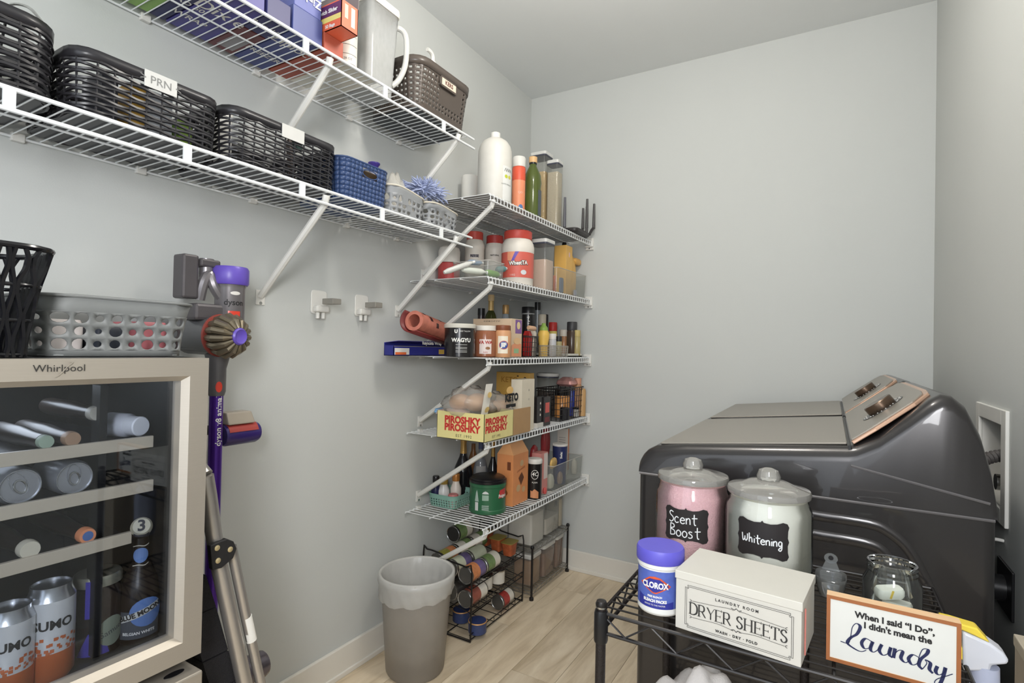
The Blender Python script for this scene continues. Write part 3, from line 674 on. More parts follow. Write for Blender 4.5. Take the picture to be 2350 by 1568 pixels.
# ------------------------------------------------------------------ waste bin
t = thing('waste_bin', 'grey translucent waste bin with a white liner folded over its rim, by the left wall', 'bin', (.205,-1.205,0))
hb3 = .372; R0, R1 = .108, .140
M().lathe([(R0-.004,0),(R0,.006),(R0+.003,.012),(R1-.003,hb3)], 40, cap0=True, cap1=False).obj('body', mat('smoky_bin_plastic', (160,153,144), .4, alpha=.66, var=.05), t)
M().tube([(R1*math.cos(2*PI*k/48), R1*math.sin(2*PI*k/48), hb3) for k in range(48)], .0055, 8, closed=True).obj('rim', mat('bin_rim', (186,182,175), .4), t)
q = M(); secs = []
rn = random.Random(3)
for r, z, wv in ((R0-.03,.05,.006),(R0-.004,.10,.004),(R1-.012,hb3-.05,.002),(R1-.007,hb3,.0),(R1-.002,hb3+.006,0),(R1+.005,hb3+.005,0),(R1+.0065,hb3-.02,.001),(R1+.002,hb3-.045,.002),(R1+.003,hb3-.062,.003),(R1-.003,hb3-.082,.002)):
    secs.append([((r+wv*math.sin(k*1.7+z*90)+wv*.7*math.sin(k*3.1))*math.cos(2*PI*k/72), (r+wv*math.sin(k*1.7+z*90)+wv*.7*math.sin(k*3.1))*math.sin(2*PI*k/72), z+(.010*math.sin(2*PI*k/72*1+1.2)+.004*math.sin(k*.9) if z < hb3-.06 and r > R1-.01 else 0)) for k in range(72)])
q.loft(secs, True, True, False)
q.obj('liner', mat('bin_liner_film', (214,213,209), .3, alpha=.62, bump=.35, bscale=40), t, ang=3)
q = M()
for k in range(7):
    a = k*2.4; q.ball((.05*math.cos(a), .05*math.sin(a), .06+.02*(k % 3)), .045, 10, .8)
q.obj('rubbish', mat('rubbish_dark', (70,66,64), .8, bump=.4), t)
M().obox((.03,-.05,.17), (.012,.02,.12), (.3,.2,.3)).obj('rubbish_stick', C(110,100,96), t)
# ------------------------------------------------------------------ washer and dryer
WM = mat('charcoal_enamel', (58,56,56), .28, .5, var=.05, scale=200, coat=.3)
WL = mat('charcoal_lid_sheen', (154,148,139), .36, .5, var=.04, scale=200)  # ceiling reflection put into the colour, lighter than the charcoal body
ROSE = mat('rose_gold_trim', (222,182,156), .25, .7)
def laundry_machine(label, name, yn, wdt):
    t = thing(name, label, name.replace('_machine','').replace('_', ' '), (1.5, yn+wdt/2, 0), group='laundry pair')
    x0, x1 = 1.134-1.5, 1.861-1.5; hw = wdt/2
    M().loft([rrect((x1-x0)/2, hw, .022, z, 5, (x0+x1)/2) for z in (.03,.045,.912,.918)]).obj('body', WM, t)
    for sx in (x0+.06,x1-.06):
        for sy in (-hw+.06,hw-.06): M().lathe([(.022,0),(.022,.032)], 12, (sx,sy,0)).obj('foot', BLACK_PL, t)
    T = [(1.135,.925),(1.1355,.953),(1.142,.966),(1.152,.977),(1.176,.991),(1.25,1.002),(1.61,1.037),(1.625,1.042),(1.665,1.066),(1.72,1.118),(1.752,1.150),(1.772,1.163),(1.79,1.160),(1.812,1.140),(1.836,1.085),(1.852,1.02),(1.860,.965),(1.861,.925)]
    secs = []
    for x, z in T:
        sec = [(x-1.5,-hw,.920)]; rr = min(.034, max(.0005,(z-.92)*.9))
        for k in range(6):
            a = PI-PI/2*k/5; sec.append((x-1.5, -hw+rr+rr*math.cos(a), z-rr+rr*math.sin(a)))
        for k in range(6):
            a = PI/2-PI/2*k/5; sec.append((x-1.5, hw-rr+rr*math.cos(a), z-rr+rr*math.sin(a)))
        sec.append((x-1.5,hw,.920)); secs.append(sec)
    top = M().loft(secs).obj('top_housing', WM, t, ang=.9)
    def tz(x): 
        for (a, b), (c, d) in zip(T, T[1:]):
            if a <= x <= c: return b+(d-b)*(x-a)/(c-a)
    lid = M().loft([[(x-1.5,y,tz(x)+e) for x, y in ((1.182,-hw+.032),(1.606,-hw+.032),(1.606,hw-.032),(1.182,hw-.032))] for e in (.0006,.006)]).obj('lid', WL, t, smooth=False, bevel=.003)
    M().box(.108,.113,-hw+.012,hw-.012,1.02,tz(1.611)+.0018).obj('hinge_gap', BLACK_PL, top, smooth=False)
    # sloped control panel with rose trim and dial
    pa, pb = Vector((1.618-1.5,0,tz(1.618)+.004)), Vector((1.757-1.5,0,tz(1.757)+.003))
    u = (pb-pa).normalized(); nn = Vector((-u.z,0,u.x)); Lp = (pb-pa).length
    def pp(a, y, h): return pa+u*a+nn*h+Vector((0,y,0))
    def outl(g): return [(0-g*.2,-hw+.03-g),(Lp*.3,-hw+.028-g),(Lp*.82,-hw+.05-g),(Lp*.97+g,-hw+.085-g),(Lp+g,-hw+.14),(Lp+g,hw-.14),(Lp*.97+g,hw-.085+g),(Lp*.82,hw-.05+g),(Lp*.3,hw-.028+g),(0-g*.2,hw-.03+g)]
    M().loft([[pp(a,y,h) for a, y in outl(.009)] for h in (-.003,.005)]).obj('panel_trim', ROSE, t, smooth=False, bevel=.002)
    pn = M().loft([[pp(a,y,h) for a, y in outl(0)] for h in (.004,.009)]).obj('control_panel', WL, t, smooth=False, bevel=.002)
    dc = pp(Lp*.52,-hw*.36,.009)
    M().lathe([(.052,0),(.052,.0012)], 32, dc, nn).obj('dial_ring', C(60,58,56,rough=.25), pn)
    M().lathe([(.033,.001),(.034,.004),(.034,.020),(.032,.022),(.001,.022)], 32, dc, nn).obj('dial', mat('dial_bronze', (112,94,80), .25, .8), pn)
    q = M(); rn = random.Random(1)
    for k in range(26):
        a = k/26*2*PI; c_ = dc+(u*math.cos(a)+Vector((0,1,0))*math.sin(a))*(.043+.004*(k % 2)); q.ball(c_+nn*.0014, .0016, 6)
    tag(q.obj('dial_marks', C(196,194,188), pn), None, kind='stuff')
    # seam along the slanted console side and pressed side panel
    M().tube([(1.613-1.5,-hw-.0005,.996),(1.849-1.5,-hw-.0005,.950)], .003, 6).obj('console_seam', mat('seam_metal', (112,110,112), .4, .5), top)
    M().tube([(x0+.004,-hw-.0005,.917),(x1-.004,-hw-.0005,.917)], .0032, 6).obj('top_seam', mat('seam_metal', (112,110,112)), top)
    rg = [ony(*p, yn)-Vector((1.5,yn+hw,0)) for p in ((1560,1130),(1700,1150),(1850,1180),(1990,1202),(2040,1222),(2085,1262),(2118,1320),(2150,1390),(2190,1500))]
    M().tube(catmull([tuple(p) for p in rg]), .011, 8).map(lambda x, y, z: (x, -hw+(y+hw)*.35, z)).obj('pressed_ridge', WM, t)
    rg = [ony(*p, yn)-Vector((1.5,yn+hw,0)) for p in ((1560,1170),(1850,1224),(1985,1248),(2030,1272),(2052,1320),(2070,1400))]
    M().tube(catmull([tuple(p) for p in rg]), .012, 8).map(lambda x, y, z: (x, -hw+(y+hw)*.35, z)).obj('pressed_ridge', WM, t)
    return t
laundry_machine('charcoal top-loading machine standing behind the black wire rack', 'washing_machine', -1.42, .675)
laundry_machine('matching charcoal machine against the back wall, only its lid and console showing', 'tumble_dryer', -.725, .675)

# ------------------------------------------------------------------ black wire rack with laundry things
RX0, RX1, RY0, RY1, RZ = 1.222, 1.756, -1.91, -1.445, .772
t = thing('wire_rack', 'black wire rack with post legs in front of the washing machine', 'rack', (0,0,0))
BR = mat('black_chrome_wire', (34,31,30), .38, .2, var=.1)
for x in (RX0,RX1):
    for y in (RY0,RY1):
        if (x, y) == (RX1, RY1): x = 1.529
        p = M().lathe([(.0090,0),(.0090,RZ+.006)], 16, (x,y,0)).obj('post', mat('hammered_black', (36,31,30), .45, .2, bump=.4, bscale=300), t)
        M().lathe([(.0115,RZ-.055),(.0125,RZ-.052),(.0125,RZ-.004),(.0110,RZ+.002)], 16, (x,y,0)).obj('collar', BLACK_PL, p)
        M().lathe([(.0100,RZ+.006),(.0100,RZ+.009)], 16, (x,y,0)).obj('ring', CHROME, p)
        M().lathe([(.0100,RZ+.009),(.0105,RZ+.013),(.0085,RZ+.018),(.001,RZ+.020)], 16, (x,y,0)).obj('cap', BR, p)
def zig(a, b, zt, zb, n):
    pts = []
    for k in range(n+1):
        p = Vector(a).lerp(Vector(b), k/n); pts.append((p.x,p.y,zt if k % 2 == 0 else zb))
    return pts
for zz in (RZ, .42):
    q = M(); n = 19
    for k in range(1, n):
        y = RY0+(RY1-RY0)*k/n; q.tube([(RX0,y,zz-.002),(RX1,y,zz-.002)], .0018, 6)
    s = tag(q.obj('shelf_wires', BR, t), None, kind='stuff')
    for x in (RX0+.18,RX0+.36): M().tube([(x,RY0,zz-.006),(x,RY1,zz-.006)], .0028, 6).obj('cross_bar', BR, t)
    for a, b in (((RX0,RY0),(RX1,RY0)),((RX0,RY1),(RX1,RY1)),((RX0,RY0),(RX0,RY1)),((RX1,RY0),(RX1,RY1))):
        r_ = M().tube([(*a,zz-.003),(*b,zz-.003)], .0034, 8).obj('edge_rod', BR, t)
        M().tube([(*a,zz-.038),(*b,zz-.038)], .0034, 8).obj('lower_edge_rod', BR, t)
        M().tube(zig((*a,0),(*b,0),zz-.004,zz-.036,12), .0020, 5).obj('truss_wire', BR, t)
RT = RZ+.0005
# hand lettering: single strokes in a unit em box
HF = {'S': [[(.42,.9),(.2,1),(.05,.85),(.12,.65),(.38,.45),(.42,.2),(.2,0),(0,.1)]], 'c': [[(.36,.45),(.2,.55),(.03,.4),(.03,.12),(.2,0),(.38,.1)]],
      'e': [[(.04,.28),(.38,.32),(.32,.5),(.16,.52),(.02,.32),(.06,.08),(.24,0),(.42,.1)]], 'n': [[(.02,.55),(.04,0)],[(.04,.35),(.18,.54),(.32,.5),(.36,.3),(.37,0)]],
      't': [[(.2,.95),(.2,.25),(.26,.0),(.36,.02)],[(0,.58),(.48,.62)]], 'B': [[(.03,1),(.03,0)],[(.03,1),(.32,.95),(.36,.72),(.05,.55),(.38,.42),(.42,.12),(.03,0)]],
      'o': [[(.2,.54),(.04,.4),(.02,.15),(.18,0),(.36,.12),(.38,.38),(.2,.54)]], 's': [[(.3,.5),(.12,.54),(.04,.42),(.28,.24),(.28,.06),(.1,0),(0,.06)]],
      'W': [[(0,.85),(.06,.2),(.14,.02),(.3,.25),(.32,.55),(.34,.2),(.46,.05),(.6,.3),(.62,.85)]], 'h': [[(.02,1),(.03,0)],[(.03,.3),(.16,.52),(.3,.45),(.34,0)]],
      'i': [[(.06,.5),(.06,0)],[(.06,.72),(.075,.76)]], 'g': [[(.34,.5),(.16,.55),(.03,.35),(.1,.08),(.32,.15),(.36,.5),(.36,-.2),(.22,-.45),(.05,-.35),(.12,-.2),(.4,.02)]]}
HW = {'i': .2, 'W': .8, 'S': .56, 'B': .58}
def hand(s, em, cx, cy):
    w = sum(HW.get(c, .52) for c in s); x = -w/2; out = []
    for c in s:
        for ln in HF[c]: out.append([(cx+(x+a)*em, cy+(b-.4)*em) for a, b in ln])
        x += HW.get(c, .52)
    return out
def plaque(a, b):
    q = [(0,1.0),(.06,.9),(.3,.86),(.55,.9),(.76,1),(.93,.94),(1,.76),(.96,.55),(.95,.2),(1,.0)]
    P = [(x*a,y*b) for x, y in q]; P2 = [(x,-y) for x, y in reversed(P[:-1])]
    R_ = P+P2; return R_+[(-x,y) for x, y in reversed(R_[1:-1])]
CHALK = mat('chalk_white', (226,228,230), .7); SLATE = mat('chalkboard_label', (34,30,31), .6)
def glass_jar(px, wp, y, zs, fillcol, fillname, label, words, lab_px):
    c = ony(px, 1150, y); zk, zr0, zr1, zsh = zs; r = wp/2*dep((c.x,y,.9))/FPX
    t = thing('glass_jar', label, 'jar', (c.x, y, RT), group='lidded glass jars')
    zk, zr0, zr1, zsh = [z-RT for z in zs]
    M().lathe([(r*.9,.0),(r*.97,.006),(r,.02),(r,zsh-.02),(r*.97,zsh-.006),(r*.90,zsh+.006),(r*.90,zr1)], 40, cap1=False).obj('body', GLASS, t)
    M().lathe([(r*.88,.010),(r*.955,.022),(r*.955,zsh-.012),(r*.88,zsh-.002),(r*.87,zr1-.008),(.001,zr1-.010)], 40).obj(fillname, fillcol, t)
    lid = M().lathe([(r*.86,zr1-.004),(r*.955,zr1-.002),(r*.965,zr1+.006),(r*.94,zr1+.010),(r*.6,zr0-.004),(r*.45,zr0+.002),(r*.2,zr0+.006)], 40).obj('lid', clear('lid_glass_sheen', (240,241,238), .26, 1.5, .02, (236,232,224), thick=True), t)  # pale haze in the lid colour stands in for reflected light
    kr = r*.28
    M().lathe([(kr*.45,zr0+.004),(kr*.4,zr0+.008),(kr*.95,zk-kr*1.0),(kr,zk-kr*.7),(kr*.8,zk-kr*.2),(kr*.3,zk),(.001,zk)], 24).obj('knob', clear('lid_glass_sheen', (240,241,238)), lid)
    az = math.atan2(CAM.y-y, CAM.x-c.x)+math.asin(max(-.9, min(.9, (lab_px[0]-px)/(wp/2))))
    lz = ony(lab_px[0], lab_px[1], y-r*.95).z-RT
    pl_ = patch(plaque(lab_px[2]*r/(wp/2), lab_px[3]*r/(wp/2)), around((0,0,lz), r+.0008, az), SLATE, t, 'chalk_label')
    for s, em, a, b in words: strokes(hand(s, em, a, b), around((0,0,lz), r+.0014, az), .0022, CHALK, t)
    return t
PINK = mat('pink_granules', (246,196,203), .8, var=.16, scale=260, bump=.8, bscale=420)
WHT = mat('white_powder', (226,223,216), .8, var=.03, bump=.1, bscale=200)
glass_jar(1589,162,-1.555,(ony(1588,1050,-1.555).z,ony(1588,1080,-1.555).z,ony(1588,1097,-1.555).z,ony(1588,1118,-1.555).z),PINK,'pink_granules','lidded glass jar of pink granules with a chalk label reading Scent Boost',
          [('Scent',.0235,-.006,.012),('Boost',.025,-.001,-.016)],(1576,1205,48,37))
glass_jar(1763,183,-1.605,(ony(1763,1074,-1.605).z,ony(1763,1106,-1.605).z,ony(1763,1130,-1.605).z,ony(1763,1152,-1.605).z),WHT,'white_powder','lidded glass jar of white powder with a chalk label reading Whitening',
          [('Whitening',.0175,.0,-.002)],(1752,1238,54,41))
# bleach tub
c = Vector((1.307,-1.838,RT)); r = .0405; t = thing('bleach_tub', 'white plastic tub with blue screw cap and blue printed label on the wire rack', 'tub', c)
M().lathe([(r*.9,0),(r*.97,.004),(r*.97,.010),(r*.96,.012),(r*.96,.080),(r,.082),(r,.089),(r*.94,.091)], 36).obj('body', mat('tub_white', (224,224,220), .35), t)
M().lathe([(r*1.03,.089),(r*1.05,.091),(r*1.05,.109),(r*1.0,.113),(.001,.1132)], 36).obj('cap', mat('cap_violet', (92,86,190), .45), t)
az = math.atan2(CAM.y-c.y, CAM.x-c.x); fl_ = lambda e, z=0: around((0,0,z), r*.96+e, az-.22)
M().lathe([(r*.967,.013),(r*.967,.078)], 36, cap0=False, cap1=False).obj('label', mat('label_blue', (82,100,176), .4, var=.25, scale=60), t)
patch([(-.034,.013),(.034,.013),(.034,.026),(.012,.022),(-.012,.027),(-.034,.034)], fl_(.0008), C(46,52,140), t, 'label_foot')
patch([(-.029,.053),(-.010,.067),(0,.069),(.010,.067),(.029,.053),(.003,.039),(-.003,.039)], fl_(.0009), C(206,84,44), t, 'logo_border')
patch([(-.0255,.053),(-.009,.0645),(.009,.0645),(.0255,.053),(.0025,.0415),(-.0025,.0415)], fl_(.0014), C(44,48,138), t, 'logo_field')
letter('CLOROX', .0142, fl_(.002, .0533), PAPER, t, 'logo', bold=.0006, wide=.80)
letter('BLEACH PACKS', .0068, fl_(.0014, .026), PAPER, t, bold=.0004, wide=.9)
letter('BONUS TO THE MASTER', .0038, fl_(.0014, .0188), PAPER, t, wide=.9)
letter('FREE BLEACH', .0048, fl_(.0014, .0335), PAPER, t, bold=.0002, wide=.9)
# box of dryer sheets: board body, lid, printed front
rz = -.105; fl0 = Vector((1.348,-1.897,RT)); bw, bd, bh = .194, .132, .097
t = thing('dryer_sheet_box', 'cream lidded box printed DRYER SHEETS on the wire rack', 'box', fl0, rz)
CREAM = mat('cream_board', (196,193,185), .55, var=.02)
M().box(0.0015,bw-.0015,.0015,bd-.0015,0,bh-.014).obj('body', CREAM, t, smooth=False, bevel=.001)
M().box(0,bw,0,bd,bh-.0135,bh).obj('lid', mat('cream_lid', (200,197,188), .5, var=.02), t, smooth=False, bevel=.001)
M().lathe([(.0012,0),(.0012,.07)], 6, (bw+.001,.02,.012)).obj('ribbon', C(196,120,110), t)
fn = flat((bw*.515,.0005,bh*.43), (1,0,0), (0,0,1)); PR = mat('print_grey', (48,47,46), .6)
hwid, hht = .082, .035
def fr(a, b, r_): return [[(-a+r_,-b),(a-r_,-b)],[(-a+r_,b),(a-r_,b)],[(-a,-b+r_),(-a,b-r_)],[(a,-b+r_),(a,b-r_)],[(-a,-b+r_),(-a+r_,-b+r_),(-a+r_,-b)],[(a,-b+r_),(a-r_,-b+r_),(a-r_,-b)],[(-a,b-r_),(-a+r_,b-r_),(-a+r_,b)],[(a,b-r_),(a-r_,b-r_),(a-r_,b)]]
strokes(fr(hwid,hht,.004)+fr(hwid-.0025,hht-.0025,.003), fn, .0006, PR, t, 'border_print')
letter('LAUNDRY ROOM', .0062, fn, PR, t, at=(0,.0235), space=1.5, bold=.0002)
letter('WASH · DRY · FOLD', .0056, fn, PR, t, at=(0,-.0265), space=1.3, bold=.0003)
for sg in (1,-1):
    strokes([[(sg*x,.014) if False else (x*sg, b*1.0) for x, b in ((.07,.0105),(.055,.0115),(.03,.0135),(.012,.0155),(.004,.0145))]], fn, .0006, PR, t, 'flourish')
    strokes([[(x*sg, b) for x, b in ((.07,-.0165),(.055,-.016),(.03,-.0145),(.012,-.0165),(.004,-.018))]], fn, .0006, PR, t, 'flourish')
    for b in (.0105,-.0165): strokes([[(sg*.074,b+.002),(sg*.071,b),(sg*.074,b-.002)]], fn, .0008, PR, t, 'flourish_end')
    strokes([[(-.008,sg*.0175),(-.003,sg*.016),(0,sg*.0185),(.003,sg*.016),(.008,sg*.0175)]], fn, .0011, PR, t, 'flourish_leaf')
# serif capitals drawn as filled strokes
def serif(s, h, cx, cy, fn, mt, parent):
    th, tn = h*.13, h*.045; q = M(); pos = 0
    G = {'D': (.78,[('v',.1),('c',[(.1,1),(.42,1),(.68,.75),(.68,.25),(.42,0),(.1,0)],1)]), 'R': (.76,[('v',.1),('c',[(.1,1),(.42,1),(.54,.85),(.54,.62),(.4,.48),(.1,.48)],.8),('d',(.34,.48),(.66,0),1)]),
         'Y': (.72,[('d',(.06,1),(.36,.45),1),('d',(.66,1),(.36,.45),.4),('v2',.36,0,.48)]), 'E': (.66,[('v',.1),('h',.1,.56,1),('h',.1,.46,.5),('h',.1,.58,0)]),
         'S': (.6,[('c',[(.48,.82),(.36,1),(.16,.95),(.08,.76),(.2,.58),(.4,.45),(.5,.26),(.4,.04),(.18,0),(.06,.2)],.85)]), 'H': (.84,[('v',.12),('v',.66),('h',.12,.66,.52)]),
         'T': (.7,[('v',.33),('h',.03,.63,1),('v2',.04,.82,1),('v2',.62,.82,1)]), ' ': (.36,[])}
    tot = sum(G[c][0] for c in s)*h; x0 = cx-tot/2
    for c in s:
        w, el = G[c]
        for e in el:
            X = lambda a: x0+a*h; Y_ = lambda b: cy+(b-.5)*h
            if e[0] == 'v':
                q.add([fn(X(e[1])-th/2,Y_(0)),fn(X(e[1])+th/2,Y_(0)),fn(X(e[1])+th/2,Y_(1)),fn(X(e[1])-th/2,Y_(1))], [(0,1,2,3)])
                for b in (0,1): q.add([fn(X(e[1])-th*1.1,Y_(b)-tn/2),fn(X(e[1])+th*1.1,Y_(b)-tn/2),fn(X(e[1])+th*1.1,Y_(b)+tn/2),fn(X(e[1])-th*1.1,Y_(b)+tn/2)], [(0,1,2,3)])
            elif e[0] == 'v2':
                q.add([fn(X(e[1])-th*.4,Y_(e[2])),fn(X(e[1])+th*.4,Y_(e[2])),fn(X(e[1])+th*.4,Y_(e[3])),fn(X(e[1])-th*.4,Y_(e[3]))], [(0,1,2,3)])
            elif e[0] == 'h':
                q.add([fn(X(e[1]),Y_(e[3])-tn/2),fn(X(e[2]),Y_(e[3])-tn/2),fn(X(e[2]),Y_(e[3])+tn/2),fn(X(e[1]),Y_(e[3])+tn/2)], [(0,1,2,3)])
                if c == 'E': q.add([fn(X(e[2])-tn/2,Y_(e[3])-th*.8),fn(X(e[2])+tn/2,Y_(e[3])-th*.8),fn(X(e[2])+tn/2,Y_(e[3])+th*.8),fn(X(e[2])-tn/2,Y_(e[3])+th*.8)], [(0,1,2,3)])
            elif e[0] == 'd':
                (a, b), (a2, b2) = e[1], e[2]; ww = th*e[3]/2
                q.add([fn(X(a)-ww,Y_(b)),fn(X(a)+ww,Y_(b)),fn(X(a2)+ww,Y_(b2)),fn(X(a2)-ww,Y_(b2))], [(0,1,2,3)])
            else:
                pts = catmull([(X(a),Y_(b)) for a, b in e[1]]); n = len(pts); Lq, Rq = [], []
                for i, p in enumerate(pts):
                    a = pts[max(0,i-1)]; b = pts[min(n-1,i+1)]; dx, dy = b[0]-a[0], b[1]-a[1]; l = math.hypot(dx,dy) or 1
                    ww = (tn+(th-tn)*abs(dy/l))*e[2]/2+tn*.3; Lq.append(fn(p[0]-dy/l*ww,p[1]+dx/l*ww)); Rq.append(fn(p[0]+dy/l*ww,p[1]-dx/l*ww))
                q.add(Lq+Rq, [(i,i+1,n+i+1,n+i) for i in range(n-1)])
        x0 += w*h
    return q.obj('title_lettering', mt, parent, smooth=False)
serif('DRYER SHEETS', .0185, 0, -.002, fn, PR, t)
# wooden sign
sx0, sx1 = 1.5715, 1.733; sy = -1.868; sh = .099
t = thing('wooden_sign', 'wood-framed sign with black and navy lettering about laundry standing on the wire rack', 'sign', (sx0, sy, RT), -.02)
WOOD = mat('pale_pine', (222,186,146), .5, var=.12, scale=14, stretch=(2,20,20)); WOODD = mat('brown_frame_edge', (150,92,52), .55, var=.15, scale=30)
sw_ = sx1-sx0; f_ = .005
for a in ((0,sw_,sh-f_,sh),(0,sw_,0,f_),(0,f_,f_,sh-f_),(sw_-f_,sw_,f_,sh-f_)): 
    r_ = M().box(a[0],a[1],.0008,.020,a[2],a[3]).obj('frame_strip', WOOD, t, smooth=False)
    M().box(a[0],a[1],-.0002,.0007,a[2],a[3]).obj('stained_face', WOODD, r_, smooth=False)
M().box(f_,sw_-f_,.002,.008,f_,sh-f_).obj('panel', mat('sign_white', (208,208,203), .6, var=.02), t, smooth=False)
fn = flat((sw_/2,.0012,sh/2), (1,0,0), (0,0,1))
letter('When I said “I Do”,', .0125, fn, INK, t, at=(.004,.0285), bold=.0005, wide=.95)
letter("I didn't mean the", .0125, fn, INK, t, at=(.008,.0155), bold=.0005, wide=.95)
NAVY = mat('navy_ink', (28,34,74), .5, var=.2)
SL = [[(-.062,-.016),(-.052,-.016),(-.049,-.004),(-.047,.012),(-.042,.020),(-.037,.016),(-.041,.003),(-.049,-.006),(-.053,-.016),(-.045,-.022),(-.036,-.0245),(-.029,-.020)],
      [(-.022,-.004),(-.030,-.001),(-.035,-.010),(-.031,-.018),(-.024,-.013),(-.021,-.003)],[(-.021,-.003),(-.024,-.016),(-.020,-.020),(-.014,-.013),(-.010,-.004)],
      [(-.010,-.004),(-.013,-.015),(-.008,-.021),(-.001,-.014),(.001,-.005)],[(.001,-.005),(-.001,-.017),(.003,-.021)],
      [(.006,-.005),(.004,-.021)],[(.004,-.017),(.010,-.007),(.015,-.007),(.013,-.018),(.018,-.0235),(.023,-.019)],
      [(.034,-.010),(.027,-.008),(.022,-.016),(.026,-.024),(.032,-.020),(.034,-.010)],[(.033,-.022),(.034,-.010),(.038,.004),(.044,.006),(.043,-.001),(.036,-.012),(.034,-.022),(.038,-.027)],
      [(.038,-.027),(.043,-.016),(.041,-.011),(.047,-.014),(.046,-.024),(.050,-.029)],[(.055,-.016),(.053,-.025),(.057,-.029),(.063,-.022),(.064,-.015)],
      [(.064,-.015),(.061,-.032),(.057,-.044),(.052,-.043),(.055,-.036),(.066,-.027),(.072,-.022)]]
strokes([[(a,b*.90-.0025) for a, b in ln] for ln in SL], fn, lambda dx, dy: .0011+.0034*max(0,-dy)**1.3, NAVY, t, 'script_lettering')
# measuring scoop, mason jar, spray bottle
t = thing('measuring_scoop', 'clear plastic measuring scoop lying behind the wooden sign', 'scoop', (1.577,-1.60,RT))
SC_ = clear('scoop_plastic', (224,228,232), .14, 1.45, .08, thick=True)
M().loft([[(x*s_, y*s_*1.05, z) for x, y, _ in rrect(.026,.032,.02,0,6)] for s_, z in ((.72,.001),(.85,.012),(.96,.030),(1.0,.038))], cap1=False).obj('cup', SC_, t, solid=.0015)
M().loft([[(x, .028+y, z) for x, z in ((-.016,.037),(.016,.037),(.009,.055),(-.009,.055))] for y in (0,.0018)]).loft([[(.012*math.cos(a), .029+y, .060+.010*math.sin(a)) for a in [2*PI*k/16 for k in range(16)]] for y in (0,.0018)]).obj('handle', SC_, t)
M().lathe([(.0045,0),(.0045,.0026)], 14, (0,.0286,.061), (0,1,0)).obj('hanging_hole', C(30,28,30), t)
c = ony(2047, 1330, -1.665); r = 57*dep(c)/FPX
t = thing('mason_jar', 'open glass preserving jar holding folded white papers behind the wooden sign', 'jar', (c.x,-1.665,RT))
zt_ = ony(2047, 1290, -1.665).z-RT
M().lathe([(r*.85,0),(r,.006),(r,zt_-.034),(r*.86,zt_-.022),(r*.84,zt_-.018),(r*.88,zt_-.014),(r*.84,zt_-.010),(r*.88,zt_-.006),(r*.84,zt_-.003),(r*.85,zt_),(r*.80,zt_)], 36, cap1=False).obj('body', clear('jar_glass', (236,242,239), .04, 1.5, .02, thick=True), t)
for k, (dx, dy, dz, a, e) in enumerate(((-.006,-.004,.042,.35,.25),(.006,.006,.018,-.5,.15),(-.002,.0,.004,.9,0))):
    o = M().loft([[(x*s_+dx, y*s_+dy, z+dz+e*x*.5) for x, y, _ in rrect(.021,.014,.008,0,4)] for s_, z in ((.9,0),(1,.004),(1,.012),(.9,.016))]).obj('folded_paper', PAPER, None); o.parent = None
    o.location = (c.x,-1.665,RT+.002); o.rotation_euler = (0,0,a); tag(o, ('upper folded white paper packet with yellow mark inside the open glass jar','crumpled white paper packet lower inside the open glass jar','white paper packet at the bottom of the open glass jar')[k], 'paper packet')
    if k == 0: M().obox((dx-.002,dy-.0145,dz+.009), (.003,.0012,.014), (0,.3,0)).obj('yellow_mark', C(226,192,70), o)
sp = Vector((1.762,-1.752,0))
t = thing('spray_bottle', 'white and yellow spray bottle hanging by its trigger from the wire rack', 'spray bottle', sp)
y0, y1 = -.016, .016
def pxp(L_): return [(ony(*p, sp.y).x-sp.x, ony(*p, sp.y).z) for p in L_]
M().prism(pxp(((2205,1440),(2232,1452),(2268,1468),(2296,1488),(2310,1505),(2306,1515),(2270,1517),(2268,1530),(2206,1530))), y0, y1, 'xz').obj('shroud', mat('spray_white', (206,208,216), .35), t, bevel=.004)
M().prism(pxp(((2155,1412),(2180,1418),(2240,1436),(2268,1468),(2232,1451),(2205,1439),(2160,1425))), y0+.003, y1-.003, 'xz').obj('yellow_top', mat('spray_yellow', (232,206,74), .4), t, bevel=.002)
M().prism(pxp(((2200,1476),(2223,1494),(2214,1516),(2200,1505))), y0+.006, y1-.006, 'xz').obj('trigger', mat('spray_yellow', (232,206,74)), t, bevel=.002)
zs_ = ony(2245, 1528, sp.y).z; xs_ = ony(2248, 1540, sp.y).x-sp.x
M().lathe([(.032,.50),(.035,.51),(.035,.64),(.030,.68),(.018,zs_-.03),(.0175,zs_+.004)], 24, (xs_+.006,0,0)).obj('bottle', mat('spray_bottle_blue', (176,182,204), .35), t)
# pale box edge at the right wall, cloth pile on the lower rack shelf
bx = ony(2325, 1455, -1.5)
t = thing('storage_box', 'beige lidded storage box standing by the right wall beside the rack', 'box', (W-.034,-1.66,0))
M().box(-.034,.034,-.16,.16,0,bx.z-.022).obj('body', mat('beige_board', (176,164,146), .6), t, smooth=False, bevel=.002)
M().box(-.0355,.034,-.163,.163,bx.z-.0215,bx.z).obj('lid', mat('beige_lid', (190,180,162), .55), t, smooth=False, bevel=.002)
q = M(); rn = random.Random(5); n = 26
G = []
cl0 = ony(1480, 1550, -1.7)
for j in range(n+1):
    row = []
    for i in range(n+1):
        a, b = i/n, j/n; x = 1.232+.23*a; y = -1.82+.24*b
        e = (max(0,math.sin(PI*a))**.35)*(max(0,math.sin(PI*b))**.35)
        z = .424+e*(.150+.022*math.sin(a*9+b*4)+.016*math.sin(b*13-a*7)+.012*math.sin(a*23+b*17))+.002
        row.append((x+.012*math.sin(b*11), y+.012*math.sin(a*12), z))
    G += row
q.add(G, [(j*(n+1)+i, j*(n+1)+i+1, (j+1)*(n+1)+i+1, (j+1)*(n+1)+i) for j in range(n) for i in range(n)])
